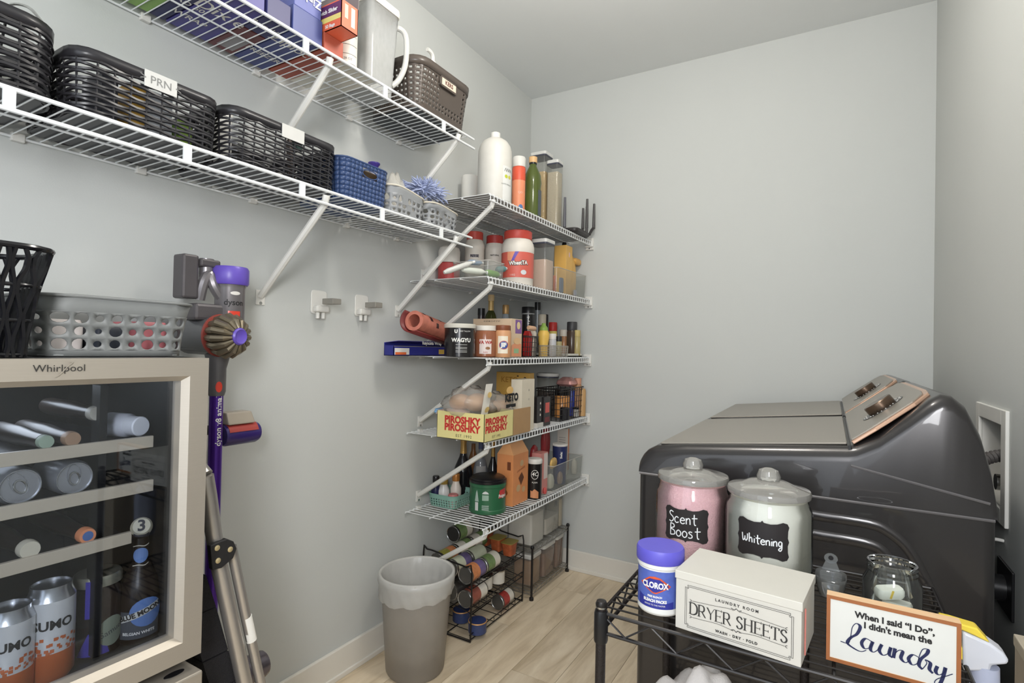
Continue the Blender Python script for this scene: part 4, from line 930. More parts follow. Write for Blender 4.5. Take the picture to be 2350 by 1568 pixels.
tag(q.obj('cloth_pile', mat('grey_cloth', (196,192,190), .9, var=.12, scale=8, bump=.3, bscale=300), None, ang=2, solid=.004), 'crumpled grey and white cloth on the lower shelf of the black rack', 'cloth')
# ------------------------------------------------------------------ baskets on the long lower shelf
BWK = mat('black_wicker_plastic', (42,41,44), .32, var=.1)
def woven_basket(name, label, x0, x1, y0, y1, z, h, mt, rows, sr, tagtext=None, tagy=None, rr=.035, group=None, wave=14, amp=.0022, cat='basket'):
    a, b = (x1-x0)/2-.006, (y1-y0)/2-.006
    t = thing(name, label, cat, ((x0+x1)/2, (y0+y1)/2, z), group=group)
    fn, P = wallfn(a-.004, b-.004, rr, h, .006)
    wavy(fn, P, h-.02, rows, wave, amp, (h-.02)/rows*sr, 'woven_strands', mt, t)['kind'] = 'stuff'
    q = M(); n = int(P/.03)
    for k in range(n): q.tube([fn(P*k/n, .002), fn(P*k/n, h-.012)], .0022, 5)
    tag(q.obj('upright_stakes', mt, t), None, kind='stuff')
    M().loft([[fn(P*k/72, v)+Vector((0,0,0)) for k in range(72)] for v in (h-.022,h-.001)], cap0=False, cap1=False).obj('rim', mt, t, solid=.006)
    M().loft([rrect(a-.006,b-.006,rr,.001),rrect(a-.006,b-.006,rr,.004)]).obj('bottom', mt, t)
    if tagy:
        c = Vector((a+.0075, (tagy[0]+tagy[1])/2-t.location.y, h-.019))
        M().box(c.x-.001,c.x+.0008,c.y-(tagy[1]-tagy[0])/2,c.y+(tagy[1]-tagy[0])/2,c.z-.017,c.z+.019).obj('paper_tag', mat('tag_paper', (198,197,193), .6), t, smooth=False)
        if tagtext: letter(tagtext, .024, flat((c.x+.0014,c.y,c.z), (0,1,0), (0,0,1)), C(120,120,118), t)
    return t
LT = LZ+.0022
t = woven_basket('black_basket', 'black woven plastic basket with metal bail handle at the fridge end of the long shelf', .02, .292, -2.80, -2.386, LT, .150, BWK, 14, .46, group='black woven baskets on the long shelf', rr=.06)
M().tube(catmull([(-.08,.17,.148),(-.04,.165,.185),(.03,.15,.195),(.09,.16,.18),(.115,.175,.15)]), .0028, 6).obj('bail_handle', CHROME, t)
woven_basket('black_basket', 'black woven plastic basket with paper tag reading PRN', .02, .292, -2.378, -2.070, LT, .134, BWK, 13, .40, '> PRN <', (-2.25,-2.183), group='black woven baskets on the long shelf')
for y, w_, hh, col, lab in ((-2.30,.03,.10,(70,72,80),'dark grey carton inside the basket tagged PRN'),(-2.245,.028,.105,(206,160,60),'amber carton inside the basket tagged PRN'),(-2.20,.05,.10,(200,206,214),'white carton inside the basket tagged PRN'),(-2.145,.03,.06,(150,190,70),'lime green carton inside the basket tagged PRN')):
    tag(M().box(.17,.262,y-w_/2,y+w_/2,LT+.006,LT+.006+hh).obj('medicine_carton', C(*col), None, smooth=False, bevel=.001), lab, 'carton', 'cartons in the tagged basket')
woven_basket('black_basket', 'black woven plastic basket with blank paper tag beside the navy basket', .02, .292, -2.060, -1.706, LT, .142, BWK, 14, .34, None, (-1.911,-1.84), group='black woven baskets on the long shelf', wave=18)
t = thing('lidded_tub', 'white round lid of a tub sticking out of the blank-tagged black basket', 'tub', (.13,-1.99,LT+.006))
M().lathe([(.03,0),(.034,.01),(.034,.15)], 24).obj('body', C(206,205,200), t); M().lathe([(.036,.15),(.036,.168),(.033,.172)], 28).obj('lid', WHITE_PL, t)
t = thing('hair_brush', 'dark brush poking out of the black basket next to the navy basket', 'brush', (.10,-1.735,LT+.006))
M().obox((0,0,.10), (.02,.012,.2), (.15,0,.1)).obj('handle', C(70,60,56), t, bevel=.003); M().obox((0,.016,.175), (.034,.024,.045), (.15,0,.1)).obj('bristles', C(36,58,52,rough=.8), t, bevel=.004)
NAVYB = mat('navy_basket_plastic', (52,72,112), .42, var=.12, scale=60)
t = thing('navy_basket', 'navy blue woven-look plastic basket with oval handle hole on the long shelf', 'basket', (.17,-1.588,LT))
h = .128; fn, P = wallfn(.105, .098, .03, h, .010)
hy0, hy1 = .034-.034+.0, 0
du = 2*(.098-.03); u_c = du/2+.012
q = M(); nu = 48; rows = [0,.014,.028,.042,.056,.070,.084,.098,.114,h]
for j in range(len(rows)-1):
    for i in range(nu):
        u0, u1 = P*i/nu, P*(i+1)/nu
        if j in (6,7) and u_c-.034 < (u0+u1)/2 < u_c+.034: continue
        e = .0035
        f2 = lambda u, v, o: fn(u, v)+(fn(u, v)-Vector((0,0,v))).normalized()*o
        um = (u0+u1)/2; vm = (rows[j]+rows[j+1])/2
        s = .0028 if (i+j) % 2 else -.0004
        if j == 8: s = 0
        q.add([f2(u0,rows[j],0),f2(u1,rows[j],0),f2(u1,rows[j+1],0),f2(u0,rows[j+1],0),f2(um,vm,s)], [(0,1,4),(1,2,4),(2,3,4),(3,0,4)])
q.obj('woven_wall', NAVYB, t, solid=.002, ang=1.2)
rim(fn, P, h, .0032, NAVYB, t)
M().tube([fn(u_c+.033*math.cos(2*PI*k/24), .099+.0135*math.sin(2*PI*k/24)) for k in range(24)], .002, 6, closed=True).obj('handle_hole_edge', NAVYB, t)
M().loft([rrect(.105,.098,.03,0),rrect(.105,.098,.03,.003)]).obj('bottom', NAVYB, t)
tag(M().loft([rrect(.092,.085,.02,LT+.005+z,4,.17,-1.588) for z in (0,.112)]).obj('brown_pouch', C(82,66,48), None, bevel=.004), 'brown pouch inside the navy basket seen through its handle hole', 'pouch')
c = onx(890, 375, .10)
t = thing('nozzle_tool', 'purple and clear nozzle attachment standing behind the navy basket', 'nozzle', (.040, c.y-.012, LT))
zt = c.z-LT
M().lathe([(.016,0),(.016,zt-.02)], 18).obj('clear_barrel', mat('nozzle_clear', (178,180,200), .2, alpha=.7), t)
M().lathe([(.0175,zt-.028),(.018,zt-.012),(.014,zt-.010),(.023,zt+.002),(.023,zt+.006)], 20).obj('purple_collar', mat('nozzle_purple', (72,58,140), .35), t)
# grey holed baskets with wavy rims
LG = mat('light_grey_plastic', (142,144,146), .45, var=.04)
def wavy_basket(label, y0, y1, h, x0=.05, x1=.275):
    a, b = (x1-x0)/2-.008, (y1-y0)/2-.013
    t = thing('grey_wavy_basket', label, 'basket', ((x0+x1)/2, (y0+y1)/2, LT), group='grey wavy-rimmed baskets')
    fn0, P = wallfn(a, b, .03, h, .010, .6)
    fn = lambda u, v: fn0(u, v*(1+.09*math.cos(4*PI*u/P))) if v > h*.7 else fn0(u, v)
    nu = 30
    perf_wall(fn, P, h, [0,.012,.030,.048,h*.76,h*.9,h], nu, lambda i, j: None if j in (0,4,5) or (i+j) % 5 == 4 else ((.7,.7,'o') if (i+j) % 2 else (.42,.42,'o')), 'perforated_wall', LG, t, .002)
    q = M().tube([fn(P*k/64, h)+Vector((0,0,0)) for k in range(64)], .003, 6, closed=True).obj('wavy_rim', mat('rim_cream', (214,206,190), .45), t)
    M().loft([rrect(a,b,.03,0),rrect(a,b,.03,.002)]).obj('bottom', LG, t)
    return t
wavy_basket('light grey wavy-rimmed basket with round holes holding a clear bag, beside the navy basket', -1.475, -1.272, .094)
wavy_basket('light grey wavy-rimmed basket with round holes holding the blue duster, at the shelf end', -1.268, -1.062, .084)
q = M(); n = 14
for j in range(n+1):
    for i in range(n+1):
        a, b = i/n-.5, j/n-.5; e = max(0, 1-4*a*a)*max(0, 1-4*b*b)
        q.v.append((.16+.15*a, -1.335+.15*b, LT+.02+e*(.165+.012*math.sin(i*1.9)+.012*math.cos(j*2.3))))
q.f = [(j*(n+1)+i, j*(n+1)+i+1, (j+1)*(n+1)+i+1, (j+1)*(n+1)+i) for j in range(n) for i in range(n)]
tag(q.obj('plastic_bag', mat('clear_film', (226,222,212), .2, alpha=.45, bump=.5, bscale=60), None, ang=1.5), 'clear crumpled plastic bag heaped in the grey basket beside the navy basket', 'plastic bag')
t = thing('feather_duster', 'blue and white microfibre duster lying across the last grey basket', 'duster', (.14,-1.125,LT+.165))
q = M(); rn = random.Random(11)
for k in range(340):
    a, b = rn.uniform(0,2*PI), rn.uniform(-.55,1.45); l = rn.uniform(.045,.080)
    d_ = Vector((math.cos(a)*math.cos(b)*.9, math.sin(a)*math.cos(b)*1.2, math.sin(b)*.9)); c = Vector((rn.uniform(-.03,.03), rn.uniform(-.06,.05), .01))
    q.tube([c, c+d_*l*.6, c+d_*l+Vector((0,0,-.008))], [.004,.0038,.0014], 4)
tag(q.obj('fluffy_strands', mat('duster_blue', (166,176,208), .8, var=.45, scale=90), t), None, kind='stuff')
M().tube([(.02,.02,-.17),(.0,.0,-.05),(0,0,.01)], .007, 8).obj('handle', WHITE_PL, t)
M().loft([[(x*s_, y*s_-.01, z-.072) for x, y, _ in rrect(.06,.05,.03,0,5)] for s_, z in ((.8,-.004),(1,.004),(1,.014),(.7,.02))]).obj('folded_pad', C(220,216,206,rough=.8), t)
# ------------------------------------------------------------------ upper shelf
UT = UZ+.0022
def ubox(name, label, x0, x1, y0, y1, z0, h, col, cat='box', group='food bag boxes on the upper shelf', par=None):
    t = thing(name, label, cat, ((x0+x1)/2, (y0+y1)/2, z0), group=group)
    M().box(-(x1-x0)/2,(x1-x0)/2,-(y1-y0)/2,(y1-y0)/2,0,h).obj('carton', col, t, smooth=False, bevel=.0015)
    return t
def under(t, s, size, at, col=PAPER, rot=-PI/2):   # print on the underside
    letter(s, size, lambda a, b: Vector((a, -b, -.0006)), col, t, at=at, rot=rot, bold=.0005)
def front(t, x, s, size, at, col=PAPER, rot=0, bold=.0006): letter(s, size, flat((x,0,0), (0,1,0), (0,0,1)), col, t, at=at, rot=rot, bold=bold)
ubox('tissue_pack', 'green wrapped pack on the upper shelf, farthest from the corner', .03, .29, -2.31, -2.126, UT, .09, C(140,178,96), 'pack')
t = ubox('bag_box', 'narrow navy carton beside the green pack on the upper shelf', .03, .29, -2.121, -2.086, UT, .10, C(44,46,92)); under(t, 'GLAD 50', .026, (0,0))
t = ubox('bag_box', 'violet blue carton with white logo on its underside, upper shelf', .03, .295, -2.081, -1.973, UT, .11, C(78,74,140)); under(t, 'Dixie', .06, (.03,.0)); under(t, 'WRAP', .03, (-.06,.03))
t = ubox('bag_box', 'maroon carton with a grey panel on its underside, upper shelf', .03, .19, -1.967, -1.896, UT, .07, C(110,60,62)); M().box(-.06,.03,-.022,.025,-.0008,0).obj('grey_panel', C(150,146,148), t, smooth=False)
t = ubox('bag_box', 'small navy carton lying in front of the maroon carton, upper shelf', .195, .297, -1.967, -1.896, UT, .06, C(52,52,100)); under(t, 'Reynolds', .022, (0,0))
t = ubox('bag_box', 'royal blue freezer bag carton lying flat beside the maroon one, upper shelf', .03, .297, -1.889, -1.790, UT, .075, C(68,78,134)); under(t, 'Ziploc', .05, (.06,0)); under(t, 'FREEZER', .028, (-.05,.01))
t = ubox('bag_box', 'brick red carton lying flat under the orange box, upper shelf', .045, .30, -1.785, -1.715, UT, .05, C(170,82,62))
t = ubox('bag_box', 'tall blue, white and orange bag carton standing at the lip of the upper shelf', .205, .296, -1.885, -1.795, UT+.0755, .15, C(92,100,160)); 
M().box(.0456,.0466,-.045,.045,.075,.15).obj('orange_field', C(224,132,92), t, smooth=False)
M().box(.0467,.0472,-.03,.03,.085,.15).obj('white_field', C(228,222,214), t, smooth=False); front(t, .0474, 'Ziploc', .034, (0,.04), rot=PI)
t = thing('open_bag_box', 'open orange sandwich bag box with grey inner flap jutting over the upper shelf lip', 'box', (.365,-1.782,UT+.0505))
OR = C(222,104,72); hb_ = .078; Wd = .062; Ln = .20
q = M().box(-Ln,0,0,Wd,0,.002).box(-Ln,0,0,.002,0,hb_).box(-Ln,0,Wd-.002,Wd,0,hb_).box(-.002,0,0,Wd,0,hb_).box(-Ln,-Ln+.002,0,Wd,0,hb_)
q.obj('carton', OR, t, smooth=False)
M().add([(-Ln,Wd,hb_),(0,Wd,hb_),(-.01,Wd+.012,hb_+.085),(-Ln+.01,Wd+.012,hb_+.085),(-Ln,Wd+.0012,hb_),(0,Wd+.0012,hb_),(-.01,Wd+.0132,hb_+.085),(-Ln+.01,Wd+.0132,hb_+.085)], [(0,1,2,3),(7,6,5,4),(0,4,5,1),(1,5,6,2),(2,6,7,3),(3,7,4,0)]).obj('open_flap', C(132,122,122), t, smooth=False)
M().box(-Ln+.01,-.002,-.0006,0,.040,.074).obj('purple_band', C(92,44,92), t, smooth=False); M().box(-Ln+.01,-.002,-.0006,0,.024,.039).obj('yellow_band', C(222,206,120), t, smooth=False)
fo = flat((0,-.0011,0), (1,0,0), (0,0,1))
letter('Sandwich Slider', .0165, fo, PAPER, t, at=(-.068,.055), bold=.0006); letter('50 Bags', .013, fo, PAPER, t, at=(-.045,.011), bold=.0004)
M().box(0,.0006,.036,.05,.014,.07).obj('side_print', C(228,206,190), t, smooth=False); M().box(0,.0006,.012,.024,.03,.07).obj('side_print', C(236,180,160), t, smooth=False)
tag(M().box(.05,.29,-1.708,-1.56,UT,UT+.006).obj('foam_board', C(226,222,210), None, smooth=False), 'white board lying flat under the bottle on the upper shelf', 'board')
c = Vector((.215,-1.628,UT+.0065))
t = thing('cleaner_bottle', 'tall white bottle with fine line print beside the orange box', 'bottle', c)
M().lathe([(.032,0),(.035,.006),(.035,.19),(.030,.22),(.014,.25),(.014,.28)], 28).obj('body', C(222,219,211), t); M().lathe([(.017,.27),(.017,.30)], 20).obj('cap', WHITE_PL, t)
az = math.atan2(CAM.y-c.y, CAM.x-c.x)
for z_ in (.03,.06,.09,.12,.15): patch(rect(-.02,.03,z_,z_+.0012), around((0,0,0), .0355, az+.3), C(90,88,86), t, 'print_line')
letter('28 OZ', .010, around((0,0,.045), .0357, az+.2), C(110,106,104), t)
# pitcher: tapered clear body, lid, handle
t = thing('plastic_pitcher', 'clear plastic pitcher with white lid and loop handle on the upper shelf', 'pitcher', (.18,-1.497,UT))
PM = clear('pitcher_plastic', (232,234,234), .40, 1.4, .12, (214,215,214))
hp_ = .30
M().loft([rrect(.065+.013*s, .058+.014*s, .02, hp_*s, 5) for s in (0,.02,.5,1)], cap1=False).obj('body', PM, t, solid=.002)
M().loft([rrect(.062+.006*s, .055+.006*s, .02, .004+hp_*.55*s, 5) for s in (0,1)]).obj('powder', mat('pitcher_fill', (218,212,200), .7, alpha=.9), t)
M().loft([rrect(.081*s, .075*s, .022, hp_+z, 5) for s, z in ((1,-.012),(1.02,0),(1.0,.012),(.9,.016))]).obj('lid', C(222,218,208), t)
M().tube(catmull([(.04,.066,hp_-.035),(.06,.09,hp_-.03),(.075,.105,hp_-.06),(.075,.105,hp_-.15),(.06,.09,hp_-.21),(.045,.068,hp_-.24)]), .010, 10).obj('handle', mat('handle_clear', (216,216,212), .2, alpha=.75), t)
# dark perforated basket with label plate
DK = mat('taupe_dark_plastic', (82,74,68), .3, var=.08)
t = thing('dark_perforated_basket', 'dark brown perforated basket with small name plate at the end of the upper shelf', 'basket', (.165,-1.208,UT))
h = .188; fn, P = wallfn(.115, .150, .04, h, .024, .3)
rows = [0,.03]+[.03+.0182*k for k in range(1,8)]+[.1605,h]
perf_wall(fn, P, h, rows, 52, lambda i, j: (.42,.42,'q') if 1 <= j <= 7 and not (4 <= i <= 10 and 3 <= j <= 7) else None, 'perforated_wall', DK, t, .003)
M().loft([[fn(P*k/72, v) for k in range(72)] for v in (.160,h)], cap0=False, cap1=False).obj('rim_band', DK, t, solid=.009)
M().loft([rrect(.115,.155,.04,0,6),rrect(.117,.157,.04,.006,6)]).obj('bottom', mat('basket_bottom', (52,54,58), .4), t)
M().loft([[fn(P*k/72, v) for k in range(72)] for v in (.002,.022)], cap0=False, cap1=False).obj('foot_band', DK, t, solid=.007)
uc = (.155-.04)*1.0
pc = fn(uc, .142)+Vector((.006,0,0))
M().loft([[(x,pc.y+a,pc.z+b) for a, b, _ in rrect(.052,.020,.012,0)] for x in (pc.x-.004,pc.x+.003)]).obj('plate_holder', DK, t, bevel=.001)
M().box(pc.x+.003,pc.x+.0036,pc.y-.043,pc.y+.043,pc.z-.013,pc.z+.013).obj('name_card', C(216,198,180), t, smooth=False)
letter('KERS', .022, flat((pc.x+.0042,pc.y,pc.z), (0,1,0), (0,0,1)), C(90,50,44), t, bold=.0005)
t = thing('pump_bottle', 'white pump bottle standing inside the dark perforated basket', 'bottle', (.175,-1.145,UT+.0065))
M().lathe([(.036,0),(.038,.01),(.038,.20),(.03,.235),(.012,.25),(.012,.285)], 24).obj('body', C(222,220,214), t)
M().tube(catmull([(0,0,.275),(0,0,.305),(.0,-.012,.318),(0,-.035,.320)]), [.008]*16 if False else .008, 8).obj('pump', WHITE_PL, t)
t = thing('white_tube', 'white and red squeeze tube lying along the edge of the dark perforated basket', 'tube', (.245,-1.115,UT+.198))
M().loft([[(x*s_, y_, z*s2) for x, z in ((.022,0),(.012,.018),(-.012,.018),(-.022,0),(-.012,-.006),(.012,-.006))] for y_, s_, s2 in ((-.085,1.1,.25),(-.05,1,.9),(.035,.9,1.1),(.06,.6,.9))]).obj('body', C(226,214,206), t, bevel=.003)
M().lathe([(.0125,0),(.0125,.024)], 16, (0,.058,.006), (0,1,0)).obj('cap', C(178,58,48), t)
M().lathe([(.006,0),(.006,.001)], 12, (.012,.02,.0165), (.3,0,1)).obj('red_dot', C(178,58,48), t)
# ------------------------------------------------------------------ placing things on the corner shelves
def proj(p):
    v = Vector(p)-CAM; z = v.dot(_f); return 1175+FPX*v.dot(_r)/z, 784-FPX*v.dot(_u)/z
def ycol(px, x, z):
    y = onx(px, 784, x).y
    for _ in range(4): y = onx(px, proj((x,y,z))[1], x).y
    return y
def xcol(px, y, z):
    x = ony(px, 784, y).x
    for _ in range(4): x = ony(px, proj((x,y,z))[1], y).x
    return x
def zrow(py, x, y):
    z = 1.2
    for _ in range(4): z = onx(proj((x,y,z))[0], py, x).z
    return z
def slot(px, w, pt, x, zb):
    y = ycol(px, x, zb+.05); r = w/2*dep((x,y,zb))/FPX
    while y+r > -.022: x += .005; y = ycol(px, x, zb+.05); r = w/2*dep((x,y,zb))/FPX
    return Vector((x,y,zb)), r, zrow(pt, x, y)-zb
def azc(c): return math.atan2(CAM.y-c.y, CAM.x-c.x)
S1, S2, S3, S4, S5 = [z+.0018 for z in SZ]
def jar(name, label, cat, px, w, pt, x, zb, prof, cols, n=28, group=None):
    """upright turned thing: prof = list of parts (part name, [(r, h) shares], colour)"""
    c, r, h = slot(px, w, pt, x, zb); t = thing(name, label, cat, c, group=group)
    for (pn, pr), col in zip(prof, cols): M().lathe([(max(1e-4, a*r), b*h) for a, b in pr], n).obj(pn, col, t)
    return t, c, r, h
def carton(name, label, cat, pl, pe, pr_, pt, x1, zb, col, group=None, depth=None):
    """box from its left, near edge and right pixel columns; x1 = its front"""
    y0 = ycol(pe, x1, zb+.03); y1 = min(-.024, ycol(pr_, x1, zb+.03)); x0 = x1-depth if depth else max(.012, xcol(pl, y0, zb+.03)); h = zrow(pt, x1, y0)-zb
    t = thing(name, label, cat, (x1, y0, zb), group=group)
    M().box(x0-x1,0,0,y1-y0,0,h).obj('carton', col, t, smooth=False, bevel=.001)
    return t, x1-x0, y1-y0, h
def fx(e=.0005): return flat((e,0,0), (0,1,0), (0,0,1))       # front face of a carton
def fy(e=.0005): return flat((0,-e,0), (1,0,0), (0,0,1))      # near face of a carton
for z, l in ((S1,'clear liner sheet covering the topmost corner shelf'),(S2,'greyish liner sheet covering the corner shelf under the drink mix jars'),(S3,'greyish liner sheet covering the corner shelf under the spice jars')):
    tag(M().box(.012,.398,-1.045,-.025,z,z+.0012).obj('shelf_liner', clear('liner_film', (176,172,166), .30, 1.4, .3, (150,146,140)), None, smooth=False), l, 'shelf liner', 'shelf liners')
S1 += .0014; S2 += .0014; S3 += .0014
# --- top corner shelf
jar('paper_cups', 'white stack of paper cups at the near end of the topmost corner shelf', 'paper cups', 1077, 38, 405, .075, S1, [('stack',[(.9,0),(.95,.02),(1,.97),(.9,1)])], [C(218,216,210)])
t, c, r, h = jar('plastic_jug', 'large cloudy white plastic jug with narrow neck on the topmost corner shelf', 'jug', 1134, 78, 306, .26, S1,
    [('body',[(.92,0),(1,.03),(1,.70),(.98,.76),(.90,.825),(.72,.88),(.48,.915),(.29,.93),(.27,.95)]),('cap',[(.29,.93),(.29,.995),(.25,1)])], [mat('jug_plastic', (214,211,203), .4), WHITE_PL])
az = azc(c)
patch(rect(-.02,.045,h*.10,h*.53), around((0,0,0), r+.0006, az+.75), C(222,222,218), t, 'label')
for k in range(4): strokes([[(-.012+.012*k,h*.46),(-.006+.012*k,h*.50),(.0+.012*k,h*.46)]], around((0,0,0), r+.0012, az+.75), .002, INK, t, 'label_print')
for k, col in enumerate(((190,196,60),(206,200,70))): patch(ell(-.002+.022*k,h*.40,.009,.008), around((0,0,0), r+.0013, az+.75), C(*col), t, 'label_lemon')
letter('WHITE VINEGAR', .008, around((0,0,h*.30), r+.0013, az+.78), C(90,96,90), t)
t, c, r, h = jar('spray_can', 'orange aerosol can with white top beside the big jug', 'spray can', 1189, 31, 362, .27, S1, [('base',[(.96,0),(1,.02),(1,.62)]),('upper',[(1,.621),(1,.82),(.9,.84)]),('cap',[(.96,.84),(1,.86),(1,.98),(.9,1)])], [C(236,150,112), C(222,92,66), WHITE_PL])
patch(ell(.012,h*.18,.012,.016), around((0,0,0), r+.0006, azc(c)), C(86,120,170), t, 'blue_ring'); letter('QO', .014, around((0,0,h*.42), r+.0006, azc(c)+.3), C(240,206,190), t)
t, c, r, h = jar('oil_bottle', 'green olive oil bottle with tan cap on the topmost corner shelf', 'bottle', 1221, 41, 361, .30, S1, [('bottle',[(.85,0),(1,.02),(1,.42),(.92,.52),(1,.60),(.9,.72),(.45,.85),(.36,.90)]),('neck_ring',[(.42,.885),(.42,.91)]),('cap',[(.45,.91),(.47,.92),(.47,.995),(.4,1)])], [mat('green_oil', (84,96,46), .12, alpha=.95), BLACK_PL, C(222,180,128)])
patch(rect(-.006,.026,h*.10,h*.48), around((0,0,0), r+.0008, azc(c)+.8), C(80,86,92), t, 'label')
def keeper(label, px, w, pt, x, zb, fill, fh, round_=False, wy=None, lidcol=None, name='food_container', fname='dry_food', group='clear food containers', hz=.10):
    c, r, h = slot(px, w, pt, x, zb); t = thing(name, label, 'container', c, group=group); a = r*.80; b = wy or r*.80
    rr = a if round_ else .012
    M().loft([rrect(a*s, b*s, rr*s, z, 6) for s, z in ((.93,0),(.97,.004),(1,h-.03),(1,h-.016))], cap1=False).obj('body', clear('container_clear_%d' % int(hz*100), (238,238,236), hz, 1.45, .05), t)
    M().loft([rrect(a*.94, b*.94, rr*.9, z, 6) for z in (.004,.006,h*fh)]).obj(fname, fill, t)
    lid = M().loft([rrect(a*s, b*s, rr, h+z, 6) for s, z in ((1.03,-.018),(1.06,-.014),(1.06,-.003),(1.0,0))]).obj('lid', lidcol or C(222,221,216), t)
    M().loft([rrect(a*1.045, b*1.045, rr, h+z, 6) for z in (-.026,-.018)]).obj('seal', C(70,72,84), lid)
    return t, c, h
GRAIN = mat('cereal_yellow', (222,190,132), .9, var=.2, scale=300, bump=.8, bscale=300); OAT = mat('oats', (220,206,180), .9, var=.22, scale=320, bump=.8, bscale=300)
keeper('tall clear container of yellow pasta with white lid behind the oil bottle', 1240, 48, 354, .17, S1, GRAIN, .76)
keeper('slim clear container of pale oats with white lid on the topmost corner shelf', 1271, 36, 371, .255, S1, OAT, .84)
# wifi router with four antennas
t = thing('wifi_router', 'black wifi router with four upright antennas at the back-wall end of the topmost corner shelf', 'router', (.365,-.165,S1))
RB = mat('router_black', (48,44,44), .4)
M().loft([rrect(.062*s, .095*s, .025, z, 5) for s, z in ((.9,0),(1,.008),(1,.020),(.86,.028))]).obj('body', RB, t)
for px, pt, x in ((1296,453,.31),(1338,478,.375),(1347,457,.405),(1363,468,.435)):
    y = ycol(px, x, S1+.12); zt = zrow(pt, x, y)-S1; lx, ly = x-.365, y+.165
    b_ = (max(-.05, min(.056, lx)), max(-.088, min(.088, ly)))
    M().tube([(b_[0],b_[1],.018),(b_[0]*.5+lx*.5,b_[1]*.5+ly*.5,.045),(lx,ly,.062)], .0075, 8).obj('antenna_hinge', RB, t)
    M().tube([(lx,ly,.055),(lx,ly,zt*.6),(lx,ly,zt)], [.0085,.008,.0062], 8).obj('antenna', mat('antenna_grey', (84,84,92), .4) if px < 1300 else RB, t)
# --- second shelf
RLID = C(196,74,62); CRM = mat('jar_cream', (224,217,206), .45)
jp = [('body',[(.9,0),(.97,.02),(.97,.70),(1.0,.72),(.97,.78),(.78,.86)]),('lid',[(.80,.855),(.82,.86),(.82,.99),(.78,1)])]
t, c, r, h = jar('drink_mix_jar', 'cream jar with red lid and dark print at the near end of the jar shelf', 'jar', 1088, 46, 534, .10, S2, jp, [CRM, RLID], group='red-lidded jars')
letter('REESE', .016, around((0,0,h*.55), r*.975, azc(c)), C(46,40,60), t, bold=.001)
t, c, r, h = jar('drink_mix_jar', 'cream jar with red lid and row of fine print between the other red-lidded jars', 'jar', 1134, 48, 543, .13, S2, jp, [CRM, C(176,58,52)], group='red-lidded jars')
letter('NATURAL', .010, around((0,0,h*.62), r*.975, azc(c)), INK, t, bold=.0004)
t, c, r, h = jar('drink_mix_jar', 'big cream jar with red lid and bright orange cartoon-lettered wrap label', 'jar', 1187, 76, 533, .30, S2,
    [('body',[(.88,0),(.95,.02),(.95,.12),(.97,.13),(.97,.60),(1,.62),(1,.70),(.94,.78),(.8,.85)]),('lid',[(.83,.85),(.85,.86),(.85,.985),(.8,1)])], [CRM, RLID], group='red-lidded jars')
az = azc(c); f1 = around((0,0,0), r*.985, az)
M().lathe([(r*.982,h*.15),(r*.982,h*.60)], 32, cap0=False, cap1=False).obj('wrap_label', C(206,98,84), t)
patch([(-.05,h*.60),(-.05,h*.45),(-.02,h*.42),(-.005,h*.60)], around((0,0,0), r*.99, az), C(222,150,116), t, 'label_beam'); patch([(-.012,h*.60),(-.03,h*.44),(-.018,h*.44),(.006,h*.60)], around((0,0,0), r*.994, az), C(104,84,172), t, 'label_stripe')
letter('WhestTA', .026, around((0,0,h*.40), r*1.0, az+.05), INK, t, bold=.0028, rot=.06, wide=.85); letter('WhestTA', .026, around((0,0,h*.40), r*1.006, az+.05), PAPER, t, bold=.0008, rot=.06, wide=.85)
patch(ell(.018,h*.24,.014,.011), around((0,0,0), r*.99, az+.15), C(206,210,212), t, 'label_badge'); letter('1 KG', .012, around((0,0,h*.19), r*.992, az-.3), PAPER, t)
keeper('clear square container of pale pink powder with white lid beside the big jar', 1242, 56, 552, .325, S2, mat('pink_powder', (226,200,182), .9), .60)
t, c, r, h = jar('red_tub', 'red and white ribbed tub behind the clear packet bin', 'tub', 1030, 50, 566, .06, S2, [('body',[(.95,0),(1,.02),(1,.5),(.98,.55)]),('upper',[(1,.56),(1,.86),(.9,.95),(.6,1)])], [C(184,72,72,bump=.5), C(224,220,214)])
def clear_bin(label, x0, x1, y0, y1, zb, h, cut=True, hz=.12):
    t = thing('clear_bin', label, 'bin', ((x0+x1)/2, (y0+y1)/2, zb), group='clear plastic bins'); a, b = (x1-x0)/2, (y1-y0)/2
    m_ = clear('bin_clear', (232,234,232), hz, 1.45, .05)
    M().loft([rrect(a*s, b*s, .012, z, 4) for s, z in ((.92,0),(.95,.003),(1,h))], cap1=False).obj('body', m_, t)
    M().tube(rrect(a, b, .012, h, 4), .0018, 6, closed=True).obj('rim', clear('bin_rim', (206,208,206), .4, 1.45, .08), t)
    return t
y0, y1 = -1.02, ycol(1205, .36, S2)
clear_bin('clear bin of packets and tubes at the near end of the jar shelf', .20, .385, y0, ycol(1150,.36,S2)-.01, S2, .068)
